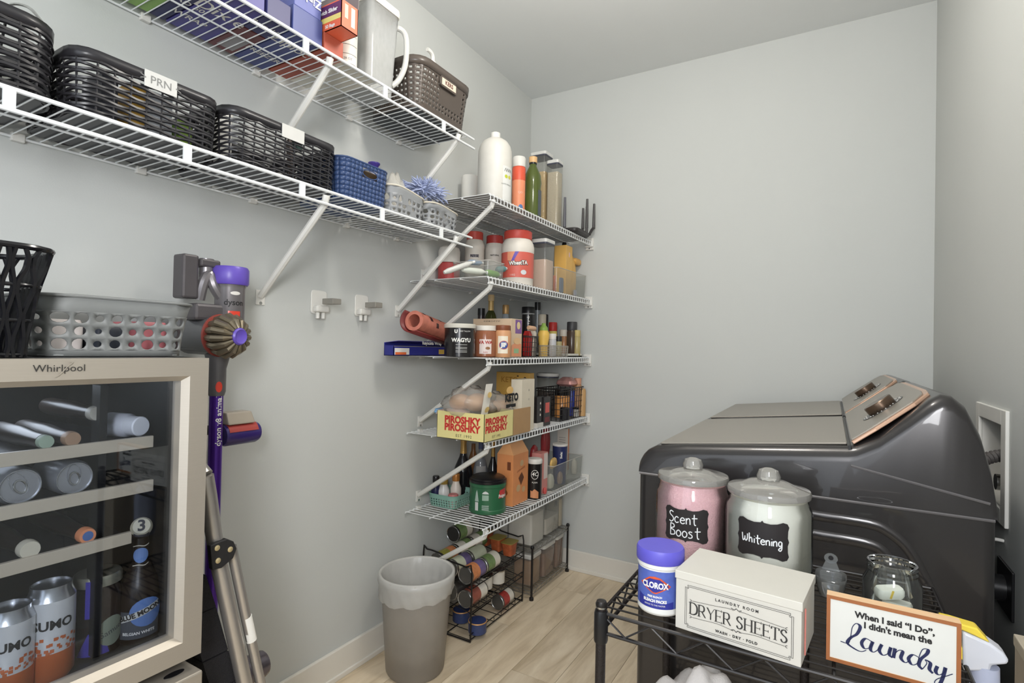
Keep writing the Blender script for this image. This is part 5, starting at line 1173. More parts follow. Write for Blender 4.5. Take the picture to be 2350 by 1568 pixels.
for k, (px, py, x, ln, rd, ay, tz_, col, lab) in enumerate(((1052,614,.33,.13,.011,.5,.42,(196,196,190),'silver tube lying across the clear packet bin'),(1088,630,.35,.12,.013,.25,.02,(206,210,200),'white tube with dark print in the clear packet bin'),(1130,629,.35,.085,.015,.15,0,(130,176,90),'green wrapped packet in the clear packet bin'),(1090,603,.27,.08,.012,.2,.1,(140,160,184),'pale blue packet on the clear packet bin'),(1150,618,.3,.06,.014,.2,.2,(96,140,140),'teal packet at the end of the clear packet bin'))):
    c = onx(px, py, x); d_ = Vector((math.sin(ay), math.cos(ay), tz_)).normalized()
    y_ = min(max(c.y, y0+.03), -.80)
    t = thing('packet_tube', lab, 'packet', (c.x, c.y, max(c.z, S2+.018)), group='packets in the clear bin')
    M().tube([-d_*ln/2, -d_*ln*.35, d_*ln*.3, d_*ln/2], [rd*.6,rd,rd,rd*.35], 12).obj('wrapper', C(*col,rough=.3), t)
    M().tube([d_*ln*.5, d_*ln*.58], rd*.5, 10).obj('cap', C(216,216,212), t)
# right clear bin with yellow boxes
yb0, yb1 = ycol(1274, .38, S2), -.035
clear_bin('clear bin of yellow packages at the back-wall end of the jar shelf', .16, .392, yb0, yb1, S2, .125)
YB = C(226,178,96)
t, dx, dy, h = carton('food_carton', 'tall yellow carton with pink oval standing in the clear bin', 'carton', 1283, 1298, 1312, 562, .36, S2+.005, YB, group='yellow packages', depth=.07)
patch(ell(dy*.5,h*.82,.007,.014), fx(.0006), C(226,190,196), t, 'pink_oval')
t = thing('yellow_bag', 'puffy yellow bag standing in the clear bin next to the yellow carton', 'bag', (.30,-.108,S2+.005))
hb4 = zrow(578, .30, -.108)-S2
M().loft([[(x*s_*1.0+.0, y*s_, z) for x, y, _ in rrect(.05,.05,.03,0,5)] for s_, z in ((.8,0),(1,.03),(1.02,hb4*.5),(.85,hb4*.8),(.5,hb4*.95),(.2,hb4))]).obj('pouch', C(222,174,90,rough=.4), t, subd=1)
M().loft([[(.02+x, .06+y*s_, hb4*.7+z) for x, y, _ in rrect(.03,.05,.02,0,4)] for s_, z in ((.7,0),(1,.02),(.9,.045))]).obj('folded_top', C(216,164,84,rough=.4), t, subd=1)
for k, (px, py, x, sx, hz_, col, lab) in enumerate(((1288,640,.375,.035,.075,(112,122,142),'grey blue packet leaning inside the front of the clear yellow-package bin'),(1272,618,.33,.03,.09,(216,120,84),'orange packet inside the clear yellow-package bin'),(1320,660,.378,.03,.03,(170,172,190),'small pale packet low in the clear yellow-package bin'))):
    y = ycol(px, x, S2+.04); tag(M().loft([[(x+a*s_*.3, y+b*s_, S2+.006+z) for a, b, _ in rrect(sx/2,sx/2,.006,0,3)] for s_, z in ((.9,0),(1,.004),(1,hz_-.004),(.8,hz_))]).obj('snack_packet', C(*col,bump=.4), None), lab, 'packet')
jar('dark_bottle', 'dark bottle neck with black cap poking up behind the yellow carton', 'bottle', 1293, 14, 557, .27, S2+.004, [('bottle',[(1,0),(1,.6),(.7,.75),(.7,.85)]),('cap',[(.75,.85),(.75,.98),(.6,1)])], [C(40,38,44), BLACK_PL])
# --- third shelf
t = thing('wrap_box', 'open dark blue food wrap box jutting past the near end of the spice shelf', 'box', (.115, ycol(903,.115,S3), S3))
Lw = ycol(1060,.115,S3)-t.location.y; NB = C(42,46,128)
q = M().box(-.05,0,0,Lw,0,.002).box(-.05,-.048,0,Lw,0,.05).box(-.002,0,0,Lw,0,.036).box(-.05,0,0,.002,0,.040).box(-.05,0,Lw-.002,Lw,0,.04)
q.obj('carton', NB, t, smooth=False)
M().add([(-.05,.0,.05),(-.05,Lw,.05),(.006,Lw,.058),(.006,.02,.058),(-.05,.0,.0512),(-.05,Lw,.0512),(.006,Lw,.0592),(.006,.02,.0592)], [(0,1,2,3),(7,6,5,4),(0,4,5,1),(1,5,6,2),(2,6,7,3),(3,7,4,0)]).obj('open_lid', C(70,60,160), t, smooth=False)
M().tube([(-.025,.004,.022),(-.025,Lw-.004,.022)], .017, 14).obj('wrap_roll', C(186,182,164), t)
patch(rect(.005,Lw*.20,.004,.03), fx(), C(222,220,214), t, 'white_panel'); patch(rect(Lw*.02,Lw*.16,.004,.014), fx(.0009), C(222,110,60), t, 'orange_panel')
patch(rect(Lw*.62,Lw*.98,.006,.026), fx(), C(206,170,80), t, 'yellow_print'); letter('Reynolds Wrap', .020, flat((.0068,Lw*.5,.052), (0,1,0), (-.2,0,1)), PAPER, t, bold=.0008)
a = Vector(onx(950, 736, .17)); d_ = Vector((-.06,.36,-.055)).normalized()
t = thing('paper_roll', 'red printed paper roll with hollow core lying tilted above the blue wrap box', 'roll', a)
q = M(); R1_, R0_ = .040, .026; q0 = Vector((0,0,1)).rotation_difference(d_)
q.loft([[q0 @ Vector((r_*math.cos(2*PI*k/28), r_*math.sin(2*PI*k/28), z)) for k in range(28)] for r_, z in ((R0_,.12),(R0_,.0),(R1_,.0),(R1_,.33))], cap0=False).obj('roll', mat('red_print_paper', (190,116,98), .6, var=.35, scale=38), t)
q = M(); q.loft([[q0 @ Vector((r_*math.cos(PI*.95*k/14+1.2), r_*math.sin(PI*.95*k/14+1.2), z)) for k in range(15)] for r_, z in ((.049,-.02),(.049,.33))], closed=False, cap0=False, cap1=False).obj('maroon_sleeve', C(112,40,38), t, solid=.004)
for k in range(5):
    f_ = lambda a_, b_, k=k: q0 @ Vector((R1_*1.012*math.cos(-.9+a_/R1_+.5*(k % 3)), R1_*1.012*math.sin(-.9+a_/R1_+.5*(k % 3)), .03+.045*k-b_))
    patch(rect(-.010,.010,-.010,.010), f_, C(60,34,34), t, 'printed_mark')
t, c, r, h = jar('black_tub', 'black tub with cream lid and white lettering on the spice shelf', 'tub', 1055, 70, 744, .29, S3, [('body',[(.96,0),(1,.01),(1,.86)]),('lid',[(1.03,.87),(1.04,.88),(1.04,.98),(.98,1)])], [mat('glossy_black_label', (34,32,32), .2), C(206,202,190)])
az = azc(c); letter('WAGYU', .021, around((0,0,h*.50), r+.001, az+.1), PAPER, t, bold=.0008)
for k, z_ in enumerate((.36,.28,.24,.18,.14)): patch(rect(-.022,.024,h*z_,h*z_+.002), around((0,0,0), r+.001, az+.1), C(170,168,164), t, 'print_line')
letter('U', .018, around((0,0,h*.76), r+.001, az-.25), PAPER, t, bold=.001); letter('BEEF TALLOW', .007, around((0,0,h*.77), r+.001, az+.35), PAPER, t)
t, c, r, h = jar('spread_jar', 'brown spread jar with white lid and pale label beside the black tub', 'jar', 1114, 50, 748, xcol(1114,-.945,1.25), S3, [('body',[(.92,0),(1,.03),(1,.72),(.9,.84)]),('lid',[(.92,.84),(.95,.85),(.95,.985),(.9,1)])], [mat('brown_spread', (146,92,66), .15), C(220,214,204)], group='spread jars')
az = azc(c); patch(rect(-.026,.026,h*.10,h*.56), around((0,0,0), r+.0008, az), C(222,206,200), t, 'label'); letter('VA WA', .018, around((0,0,h*.46), r+.0014, az), C(166,58,52), t, bold=.0008); patch(ell(.010,h*.28,.010,.006), around((0,0,0), r+.0014, az), C(150,104,70), t, 'label_nut'); letter('AAA', .010, around((0,0,h*.15), r+.0014, az), C(166,58,52), t)
t, c, r, h = jar('spread_jar', 'peanut butter jar with brown lid and cream label next to the beige carton', 'jar', 1154, 38, 747, xcol(1154,-.900,1.25), S3, [('body',[(.95,0),(1,.03),(1,.74),(.9,.84)]),('lid',[(.9,.84),(.92,.85),(.92,.985),(.86,1)])], [C(202,150,108), C(128,74,48)], group='spread jars')
az = azc(c); patch(rect(-.022,.022,h*.12,h*.66), around((0,0,0), r+.0008, az), C(226,216,196), t, 'label'); patch(ell(0,h*.38,.020,.018), around((0,0,0), r+.0014, az+.1), C(196,84,60), t, 'logo_red'); patch(ell(0,h*.38,.0175,.0155), around((0,0,0), r+.002, az+.1), C(60,86,150), t, 'logo_blue'); letter('JIF', .023, around((0,0,h*.38), r+.0028, az+.1), PAPER, t, bold=.0012)
t, dx, dy, h = carton('cracker_carton', 'beige snack carton with purple corner print behind the spread jars', 'carton', 1072, 1172, 1197, 731, .375, S3, C(216,190,160), depth=.20)
M().box(-.0001,.0006,dy*.38,dy*.96,h*.62,h*.98).obj('purple_print', C(128,90,150), t, smooth=False); patch(ell(dy*.66,h*.83,dy*.16,h*.10), fx(.001), C(222,200,150), t, 'oval_print')
patch([(dy*.05,.003),(dy*.95,.003),(dy*.95,h*.34),(dy*.5,h*.40),(dy*.05,h*.30)], fx(.001), C(224,150,110), t, 'orange_print'); patch(rect(dy*.25,dy*.7,h*.10,h*.22), fx(.0016), C(150,184,140), t, 'green_print'); patch(ell(dy*.55,h*.42,dy*.32,h*.09), fx(.0016), C(226,186,138), t, 'cracker_print')
letter('45 89 88 13 47 57 87', .010, fy(), C(90,80,70), t, at=(-.10,h*.93))
t, c, r, h = jar('oil_flask', 'round dark green oil flask with gold neck and cork behind the snack carton', 'bottle', 1125, 36, 677, .12, S3, [('flask',[(.9,0),(1,.05),(1,.45),(.95,.55),(.6,.68),(.36,.74)]),('neck',[(.36,.74),(.34,.90)]),('cork',[(.42,.90),(.42,.99),(.38,1)])], [mat('dark_green_glass', (58,62,30), .1), C(190,160,106,metal=.4), C(214,186,140)])
jar('small_jar', 'small dark jar with black lid beside the green oil flask', 'jar', 1103, 16, 708, .06, S3, [('body',[(1,0),(1,.85)]),('lid',[(1.04,.85),(1.04,1)])], [C(58,50,52,rough=.2), BLACK_PL])
jar('small_bottle', 'small clear bottle with gold cap behind the snack carton', 'bottle', 1159, 17, 700, .16, S3, [('body',[(1,0),(1,.72),(.8,.82)]),('cap',[(.86,.82),(.9,.83),(.9,.98),(.8,1)])], [mat('pale_glass', (150,156,160), .1, alpha=.8), C(176,140,92,metal=.5)])
t, c, r, h = jar('black_canister', 'tall black canister with white logo and black lid on the spice shelf', 'canister', 1211, 29, 705, .22, S3, [('body',[(1,0),(1,.84)]),('band',[(1.01,.845),(1.01,.87)]),('lid',[(1.05,.87),(1.05,.99),(1,1)])], [mat('glossy_black_label', (34,32,32)), C(150,150,148), BLACK_PL])
strokes([[(-.006,h*.78),(.004,h*.80),(.0,h*.72),(.008,h*.70)],[(-.004,h*.66),(.006,h*.66)]], around((0,0,0), r+.001, azc(c)), .004, PAPER, t, 'logo')
jar('pour_bottle', 'narrow clear bottle with black stopper beside the black canister', 'bottle', 1232, 13, 694, .17, S3, [('body',[(1,0),(1,.85)]),('stopper',[(1.05,.85),(1.05,1)])], [mat('pale_glass', (150,156,160)), BLACK_PL])
SP = [('body',[(.95,0),(1,.03),(1,.70),(.9,.74)]),('lid',[(.96,.74),(.98,.75),(.98,.98),(.9,1)])]
for px, w, pt, x, c1, c2, lab, nm in ((1243,19,722,.20,(120,106,92),(206,196,176),'spice jar with cork-coloured lid and dark label on the spice shelf','spice_jar'),(1250,14,722,.15,(60,54,52),(44,40,40),'dark narrow spice jar behind the cork-lidded one','spice_jar'),
    (1268,20,740,.24,(222,200,110),(190,50,46),'yellow bottle with red cap on the spice shelf','sauce_bottle'),(1268,17,766,.34,(186,186,190),(216,212,206),'small spice jar with white lid in the pale wire basket','spice_jar'),(1282,15,772,.35,(160,150,110),(40,38,36),'small spice jar with black lid in the pale wire basket','spice_jar'),
    (1294,22,757,.28,(170,124,88),(222,214,200),'brown powder jar with white lid on the white tray','spice_jar'),(1312,24,739,.335,(74,60,50),(60,60,62),'dark spice grinder with clear cap on the white tray','spice_jar'),(1324,16,758,.365,(176,160,110),(190,170,110),'olive spice jar behind the dark grinder','spice_jar')):
    jar(nm, lab, 'spice jar', px, w, pt, x, S3+(.006 if px in (1294,1312,1324) else .003 if pt in (766,772) else 0), SP, [C(*c1,rough=.2), C(*c2)], 20, 'spice jars and sauce bottles')
t, c, r, h = jar('mustard_bottle', 'yellow squeeze bottle with green nozzle cap on the spice shelf', 'bottle', 1247, 27, 742, .31, S3, [('body',[(.75,0),(.8,.02),(.78,.35),(1,.62),(.98,.70),(.7,.78)]),('cap',[(.72,.78),(.7,.86),(.4,.93),(.3,1)])], [C(232,190,92), C(146,178,84)])
tx, ty0, ty1 = .36, ycol(1256,.36,S3), ycol(1294,.36,S3)
def wire_basket(name, label, x0, x1, y0, y1, zb, h, col, r=.0012, sp=.012, group=None):
    t = thing(name, label, 'basket', ((x0+x1)/2, (y0+y1)/2, zb), group=group); a, b = (x1-x0)/2, (y1-y0)/2; q = M()
    for j in range(int(h/sp)+1): q.tube(rrect(a*(.94+.06*j*sp/h), b*(.94+.06*j*sp/h), .008, min(h-.001, r+j*sp), 3), r, 4, closed=True)
    for k in range(int(2*b/sp)+1):
        for s in (-1,1): q.tube([(s*a*.94,-b*.94+1.88*b*k*sp/(2*b),r),(s*a,-b+k*sp*1.0,h)], r, 4)
        q.tube([(-a*.94,-b*.94+1.88*b*k*sp/(2*b),r),(a*.94,-b*.94+1.88*b*k*sp/(2*b),r)], r, 4)
    for k in range(int(2*a/sp)+1):
        for s in (-1,1): q.tube([(-a*.94+1.88*a*k*sp/(2*a),s*b*.94,r),(-a+k*sp,s*b,h)], r, 4)
    tag(q.obj('wire_mesh', col, t), None, kind='stuff')
    M().tube(rrect(a, b, .008, h, 3), r*1.8, 6, closed=True).obj('rim', col, t)
    return t
wire_basket('small_wire_basket', 'pale wire basket of little spice jars on the spice shelf', .31, .385, ty0, ty1, S3, .055, mat('pale_wire', (176,170,160), .35, .3))
wire_basket('small_wire_basket', 'black wire caddy of red packets between carton and mustard bottle', .27, .375, ycol(1203,.37,S3), ycol(1234,.37,S3), S3, .095, BLACK_WIRE, .0016, .022)
for k, (px, z_) in enumerate(((1208,.0),(1218,0))):
    y = ycol(px, .33, S3+.04); tag(M().loft([rrect(.02*s_, .012*s_, .005, S3+.003+z, 3, .335, y) for s_, z in ((.9,0),(1,.004),(1,.10+.01*k),(.7,.118+.01*k))]).obj('sauce_packet', C(*((176,44,40),(206,196,180))[k]), None), ('red sauce packet standing in the black wire caddy','cream sauce packet standing in the black wire caddy')[k], 'packet')
y = ycol(1226,.372,S3+.12); tag(M().lathe([(.009,0),(.011,.004),(.011,.048),(.009,.052)], 16, (.36,ycol(1212,.36,S3+.1),zrow(753,.36,y)), (.15,1,-.05)).obj('tan_tube', C(206,166,134), None), 'tan tube lying across the top of the black wire caddy', 'tube')
y0 = ycol(1290,.36,S3); tag(M().box(.19,.38,y0,-.05,S3,S3+.005).box(.376,.38,y0,-.05,S3,S3+.016).box(.19,.194,y0,-.05,S3,S3+.016).box(.19,.38,y0,y0+.004,S3,S3+.016).box(.19,.38,-.054,-.05,S3,S3+.016).obj('spice_tray', C(220,216,206), None, smooth=False), 'shallow white tray under the spice jars by the back wall', 'tray')
# --- fourth shelf
t = thing('pastry_box', 'pale yellow open pastry box with red PIROSHKY lettering on the corner shelf', 'box', (.415,-1.075,S4))
PY = C(226,214,148); bx_, by_ = .232, .222; hz_ = zrow(952, .415, -1.075)-S4
q = M().box(-bx_,0,0,by_,0,.0018).box(-bx_,0,0,.002,0,hz_).box(-.002,0,0,by_,0,hz_).box(-bx_,-bx_+.002,0,by_,0,hz_).box(-bx_,0,by_-.002,by_,0,hz_)
q.obj('carton', PY, t, smooth=False)
RD = C(196,52,48)
for k, z_ in enumerate((.70,.42)):
    letter('PIROSHKY', .038, fy(), RD, t, at=(-bx_*.46,hz_*z_), bold=.002, wide=.98); letter('PIROSHKY', .036, fx(), RD, t, at=(by_*.40,hz_*z_), bold=.002, wide=.98)
letter('EST 1992', .016, fy(), C(60,54,40), t, at=(-bx_*.42,hz_*.14), space=1.3); letter('EST 1992', .014, fx(), C(60,54,40), t, at=(by_*.40,hz_*.14), space=1.2)
y1_ = ycol(1213,.405,S4)
t2 = M().box(-.004,-.002,by_+.0002,y1_+1.075,0,hz_*1.0).obj('brown_flap', C(176,140,98), t, smooth=False)
def bun_bag(label, c, sc, buns, print_=None):
    t = thing('bread_bag', label, 'bread bag', c, group='bagged bread in the pastry box'); q = M()
    for bx, by, bz, br, s in buns: q.ball((bx*sc,by*sc,bz*sc), br*sc, 14, s)
    q.obj('buns', mat('bread_crust', (196,150,104), .7, var=.25, scale=26), t)
    n = 18; q = M()
    for j in range(n+1):
        for i in range(n):
            th, ph = 2*PI*i/n, PI*j/n; rr = 1+.10*math.sin(3*th+j)+.07*math.sin(5*ph+i*1.7)
            q.v.append((.105*sc*rr*math.sin(ph)*math.cos(th), .115*sc*rr*math.sin(ph)*math.sin(th), (.055+.068*rr*math.cos(PI-ph))*sc))
    q.f = [(j*n+i, j*n+(i+1) % n, (j+1)*n+(i+1) % n, (j+1)*n+i) for j in range(n) for i in range(n)]
    q.obj('film', clear('bread_film', (238,236,232), .24, 1.3, .2, (236,232,226)), t, ang=2)
    return t
b1 = bun_bag('clear bag of round buns with white band label heaped in the pastry box', (.285,-.985,S4+.084), .98, ((-.03,-.03,.06,.05,.7),(.04,-.02,.06,.05,.7),(.0,.05,.06,.05,.7)))
f_ = lambda a, b: Vector((.088+.012*math.cos(b*22), -.02+a-b*.25, .058+b))
patch(rect(-.02,.02,-.055,.062), lambda a, b: Vector((.121*math.cos(b*7), -.05+a*1.25+b*.35, .07+b*1.15)), C(222,218,208), b1, 'band_label')
for z_ in (-.025,.025): patch(ell(0,z_,.012,.010), lambda a, b: Vector((.121*math.cos(b*7)+.0014, -.05+a*1.25+b*.35, .07+b*1.15)), C(206,176,110), b1, 'bun_print')
b2 = bun_bag('clear bag of buns printed KETO beside the white banded bag', (.315,-.862,S4+.072), .85, ((0,-.02,.05,.055,.7),(.02,.05,.05,.05,.7)))
letter('KETO', .042, lambda a, b: Vector((.0935, a+.004, .088+b)), INK, b2, bold=.003); patch(rect(-.04,.04,-.012,.002), lambda a, b: Vector((.0925, a, .060+b)), INK, b2, 'dark_band'); patch(ell(0,0,.028,.016), lambda a, b: Vector((.086, a, .120+b)), C(222,180,110), b2, 'bun_print')
t = thing('snack_bag', 'flat clear bag with blue edge lying at the near side of the pastry box', 'plastic bag', (.24,-1.04,S4+hz_*.86))
M().loft([[(x*s_, y*s_, z) for x, y, _ in rrect(.035,.075,.02,0,5)] for s_, z in ((.6,-.01),(1,0),(.9,.016),(.5,.022))]).map(lambda x, y, z: (y, x, z)).obj('bag', mat('pink_film', (222,196,184), .3, alpha=.85), t)
M().loft([[(x*s_-.07, y*s_, z) for x, y, _ in rrect(.012,.03,.008,0,4)] for s_, z in ((.8,0),(1,.006),(.8,.02))]).obj('blue_edge', C(120,160,196), t)
t, dx, dy, h = carton('keto_carton', 'tall cream carton with small dark prints behind the pastry box', 'carton', 1150, 1196, 1225, 872, .40, S4, C(216,206,186), depth=.055)
for k in range(4): letter('OJOB'[k], .013, fx(), C(80,70,60), t, at=(dy*.55,h*(.25+.18*k)))
t, dx, dy, h = carton('gold_carton', 'golden carton printed with a zero behind the cream carton', 'carton', 1136, 1214, 1224, 857, .25, S4, C(214,168,84), depth=.2)
letter('0', .034, fy(), INK, t, at=(-.028,h*.86), bold=.0006); letter('KETO', .04, fy(), C(176,126,50), t, at=(-.12,h*.84), bold=.0006); patch(ell(-.07,h*.93,.006,.004), fy(.0008), C(90,70,40), t, 'seed_print')
t, dx, dy, h = carton('black_carton', 'black tea carton with white marks beside the cream carton', 'carton', 1226, 1232, 1247, 912, .385, S4+.02, C(36,33,33,rough=.25), group='black tea cartons', depth=.09)
for z_ in (.75,.5,.3): patch(ell(dy*.5,h*z_,.006,.006), fx(.0008), C(206,200,190), t, 'white_mark')
tag(M().box(.29,.39,t.location.y-.004,t.location.y+.062,S4,S4+.0195).obj('flat_carton', C(212,208,200), None, smooth=False), 'flat white carton under the black tea carton', 'carton')
t, dx, dy, h = carton('black_carton', 'black tea carton with red picture panel next to the clear lidded tub', 'carton', 1238, 1248, 1263, 912, .392, S4, C(40,35,35,rough=.25), group='black tea cartons', depth=.055)
M().box(0,.0007,dy*.2,dy*.8,h*.45,h*.8).obj('red_panel', C(206,92,84), t, smooth=False); M().box(0,.0007,dy*.15,dy*.85,h*.12,h*.3).obj('maroon_panel', C(110,44,48), t, smooth=False)
keeper('large clear tub with wide white lid behind the black tea cartons', 1256, 60, 856, .20, S4, mat('cocoa_mix', (82,64,56), .8, var=.4, scale=60), .55, True)
yb = ycol(1284,.39,S4)
wire_basket('black_wire_basket', 'black wire basket of jars at the back-wall end of the pastry shelf', .25, .392, yb, -.045, S4, .165, BLACK_WIRE, .0018, .030)
for px, w, pt, x, pr, cs, lab, nm in ((1290,34,893,.32,[('body',[(1,0),(1,.74),(.9,.78)]),('lid',[(1,.78),(1.02,.79),(1.02,1)])],[mat('apricot_jar', (214,150,86), .15), BLACK_PL],'apricot jar with black lid in the black wire basket','jar_of_preserve'),
    (1311,20,895,.33,[('body',[(1,0),(1,.93),(.9,1)])],[C(52,64,150,rough=.25)],'royal blue can in the black wire basket','blue_can'),(1325,18,868,.345,[('body',[(1,0),(1,.8),(.8,.84)]),('lid',[(.9,.84),(.9,1)])],[C(176,132,96), C(206,150,124)],'tan bottle with copper cap in the black wire basket','tan_bottle'),
    (1322,14,935,.37,[('body',[(1,0),(1,.8)]),('lid',[(1.05,.8),(1.05,1)])],[C(200,196,190), BLACK_PL],'small white jar with black lid in the black wire basket','small_white_jar'),(1296,22,935,.375,[('body',[(1,0),(1,.9),(.8,1)])],[C(34,32,36)],'small black tin in the front of the black wire basket','small_black_tin'),(1336,16,892,.37,[('body',[(1,0),(1,.9),(.8,1)])],[C(190,150,100)],'amber packet tube near the wall in the black wire basket','amber_tube')):
    jar(nm, lab, 'jar', px, w, pt, x, S4+.004, pr, cs, 20, 'jars in the black wire basket')
c = onx(1297, 888, .28); t = thing('snack_pouch', 'shiny red and silver pouch on top of the black wire basket', 'pouch', (.32, -.11, S4+.168)); M().loft([[(x*s_, y*s_, z) for x, y, _ in rrect(.05,.05,.02,0,4)] for s_, z in ((.7,0),(1,.012),(.9,.03),(.4,.05))]).obj('pouch', mat('pouch_silver', (190,140,134), .25, .3, var=.5, scale=30, bump=.6, bscale=40), t)
# --- lowest shelf
TE = mat('teal_plastic', (134,176,162), .45)
t = thing('teal_basket', 'pale teal lattice basket of small bottles on the lowest corner shelf', 'basket', (.098,-.845,S5))
h = .055; fn, P = wallfn(.068, .078, .02, h, .010)
perf_wall(fn, P, h, [0,.006,.017,.028,.039,h-.008,h], 40, lambda i, j: (.55,.6,'o') if 1 <= j <= 3 else None, 'lattice_wall', TE, t, .0022); rim(fn, P, h, .003, TE, t); M().loft([rrect(.068,.078,.02,0),rrect(.068,.078,.02,.002)]).obj('bottom', TE, t)
BT = [('body',[(.85,0),(1,.05),(1,.52),(.62,.70),(.6,.76)]),('cap',[(.66,.76),(.7,.78),(.7,.97),(.6,1)])]
for px, w, pt, x, c1, c2, lab in ((1018,28,1097,xcol(1018,-.865,.6),(222,220,218),(196,164,86),'white lotion bottle with gold cap in the teal basket'),(1046,25,1087,xcol(1046,-.85,.6),(216,206,196),(190,128,66),'white bottle with copper cap in the teal basket'),(1000,22,1092,max(.035,xcol(1002,-.83,.6)),(44,46,84),(40,38,40),'dark blue bottle in the corner of the teal basket')):
    jar('lotion_bottle', lab, 'bottle', px, w, pt, x, S5+.004, BT, [C(*c1,rough=.3), C(*c2,rough=.25,metal=.3)], 22, 'small bottles in the teal basket')
jar('round_tin', 'round pink tin lying between the bottles in the teal basket', 'tin', 1040, 23, 1134, xcol(1040,-.895,.55), S5+.004, [('body',[(.95,0),(1,.1),(1,.6)]),('lid',[(1.03,.62),(1.03,.92),(.9,1)])], [C(222,190,184), C(206,122,120)])
CH = [('bottle',[(.9,0),(1,.02),(1,.42),(.85,.52),(.42,.68),(.34,.74)]),('foil',[(.36,.66),(.335,.80),(.30,.90),(.34,.92),(.34,.99),(.28,1)])]
GF = mat('gold_foil', (196,158,96), .35, .6, bump=.3)
jar('champagne_bottle', 'tall dark sparkling wine bottle with gold foil behind the teal basket', 'bottle', 1062, 44, 1004, .075, S5, CH, [mat('black_glass', (26,25,28), .1), GF], group='sparkling wine bottles')
jar('champagne_bottle', 'dark sparkling wine bottle with gold foil beside the orange cookie carton', 'bottle', 1130, 28, 1012, .215, S5, CH, [mat('black_glass', (26,25,28)), GF], group='sparkling wine bottles')
t, c, r, h = jar('clear_spirit_bottle', 'clear bottle with silver label and blue cap between the sparkling wine bottles', 'bottle', 1102, 34, 1012, .15, S5, [('bottle',[(.9,0),(1,.02),(1,.5),(.7,.66),(.32,.78),(.3,.86)]),('cap',[(.34,.86),(.34,.99),(.3,1)])], [mat('spirit_glass', (120,122,126), .08), C(70,78,110)])
patch(rect(-.022,.026,h*.42,h*.58), around((0,0,0), r*1.0, azc(c)), C(160,158,156), t, 'silver_label')
jar('amber_bottle', 'amber bottle standing against the wall behind the sparkling wine', 'bottle', 1085, 20, 1018, .045, S5, [('bottle',[(1,0),(1,.7),(.5,.85),(.45,1)])], [C(130,88,52,rough=.15)])
# coffee tub
t, c, r, h = jar('coffee_tub', 'big green coffee tub with black lid at the near end of the lowest corner shelf', 'tub', 1119, 86, 1090, .285, S5, [('body',[(.96,0),(.99,.02),(.99,.10),(.96,.12),(.96,.72),(.99,.74),(.99,.82),(.94,.84)]),('lid',[(.99,.835),(1.0,.85),(1.0,.90),(.92,.915),(.92,.95),(.80,.985),(.001,.99)])], [mat('coffee_green', (48,100,68), .35), mat('coffee_lid', (28,27,30), .3)])
az = azc(c)
patch([(-.018,h*.44),(.03,h*.44),(.03,h*.70),(-.012,h*.66)], around((0,0,0), r*.97, az+.85), C(186,60,60), t, 'red_label'); letter('Folgers', .018, around((0,0,h*.50), r*.978, az+.95), PAPER, t, bold=.0006)
patch(rect(-.008,.008,h*.10,h*.34), around((0,0,0), r*.975, az-.62), C(206,206,204), t, 'barcode_panel'); patch([(-.010,h*.36),(.010,h*.36),(.004,h*.60),(0,h*.68),(-.004,h*.60)], around((0,0,0), r*.97, az-.62), C(170,186,176), t, 'spoon_print')
patch(rect(-.014,.014,h*.40,h*.55), around((0,0,0), r*.97, az-.12), C(150,176,158), t, 'brew_print'); patch([(-.015,h*.58),(.015,h*.58),(.010,h*.63),(0,h*.66),(-.010,h*.63)], around((0,0,0), r*.97, az-.12), C(206,210,206), t, 'cup_print')
for z_ in (.14,.19,.24): patch(rect(-.015,.015,h*z_,h*z_+.004), around((0,0,0), r*.975, az-.12), C(170,186,176), t, 'print_line')
# cookie carton
t, dx, dy, h = carton('cookie_carton', 'orange cookie carton with open peaked top on the lowest corner shelf', 'carton', 1138, 1176, 1211, 1046, .352, S5, C(222,146,92), depth=.085)
M().add([(-.085,0,h),(0,0,h),(0,dy,h),(-.085,dy,h),(-.055,0,h+.042),(-.02,0,h+.05),(-.02,dy*.8,h+.055),(-.055,dy*.8,h+.05)], [(0,1,5,4),(1,2,6,5),(2,3,7,6),(3,0,4,7),(4,5,6,7),(0,3,2,1)]).obj('peaked_top', C(228,166,112), t, smooth=False)
M().box(-.03,-.012,-.0008,0,h*.70,h*.86).obj('window_print', C(120,66,40), t, smooth=False)
for a_, b_, s_ in ((.55,.80,.016),(.35,.32,.018),(.7,.26,.015)): patch(ell(dy*a_,h*b_,s_,s_*.9), fx(.001), C(206,172,128), t, 'cookie_print')
patch([(dy*.35,h*.52),(dy*.55,h*.62),(dy*.7,h*.5),(dy*.52,h*.36)], fx(.0016), C(96,52,30), t, 'tag_print'); patch(ell(-.045,h*.25,.02,.014), fy(.001), C(150,84,48), t, 'cookie_print')
letter('CHIPS AHEAD', .012, fx(.0018), C(140,70,36), t, at=(dy*.5,h*.68), rot=.2)
t = thing('blue_tag', 'pale blue and cream folded card on top of the cookie carton', 'card', (.33, ycol(1194,.33,S5+.2), S5+h+.056)); M().obox((0,0,.006), (.03,.03,.002), (.3,0,.2)).obj('card', C(150,176,196), t)
t, c, r, h = jar('breadcrumb_can', 'black breadcrumb can with white lid and round logo beside the cookie carton', 'can', 1226, 34, 1052, .358, S5, [('body',[(1,0),(1,.88)]),('lid',[(1.04,.885),(1.05,.89),(1.05,.97),(.95,1)])], [mat('glossy_black_label', (34,32,32)), C(214,212,206)])
az = azc(c); M().tube([around((0,0,h*.62), r+.001, az+.05)(*p) for p in ell(0,0,.017,.021,28)], .0012, 5, closed=True).obj('logo_ring', PAPER, t)
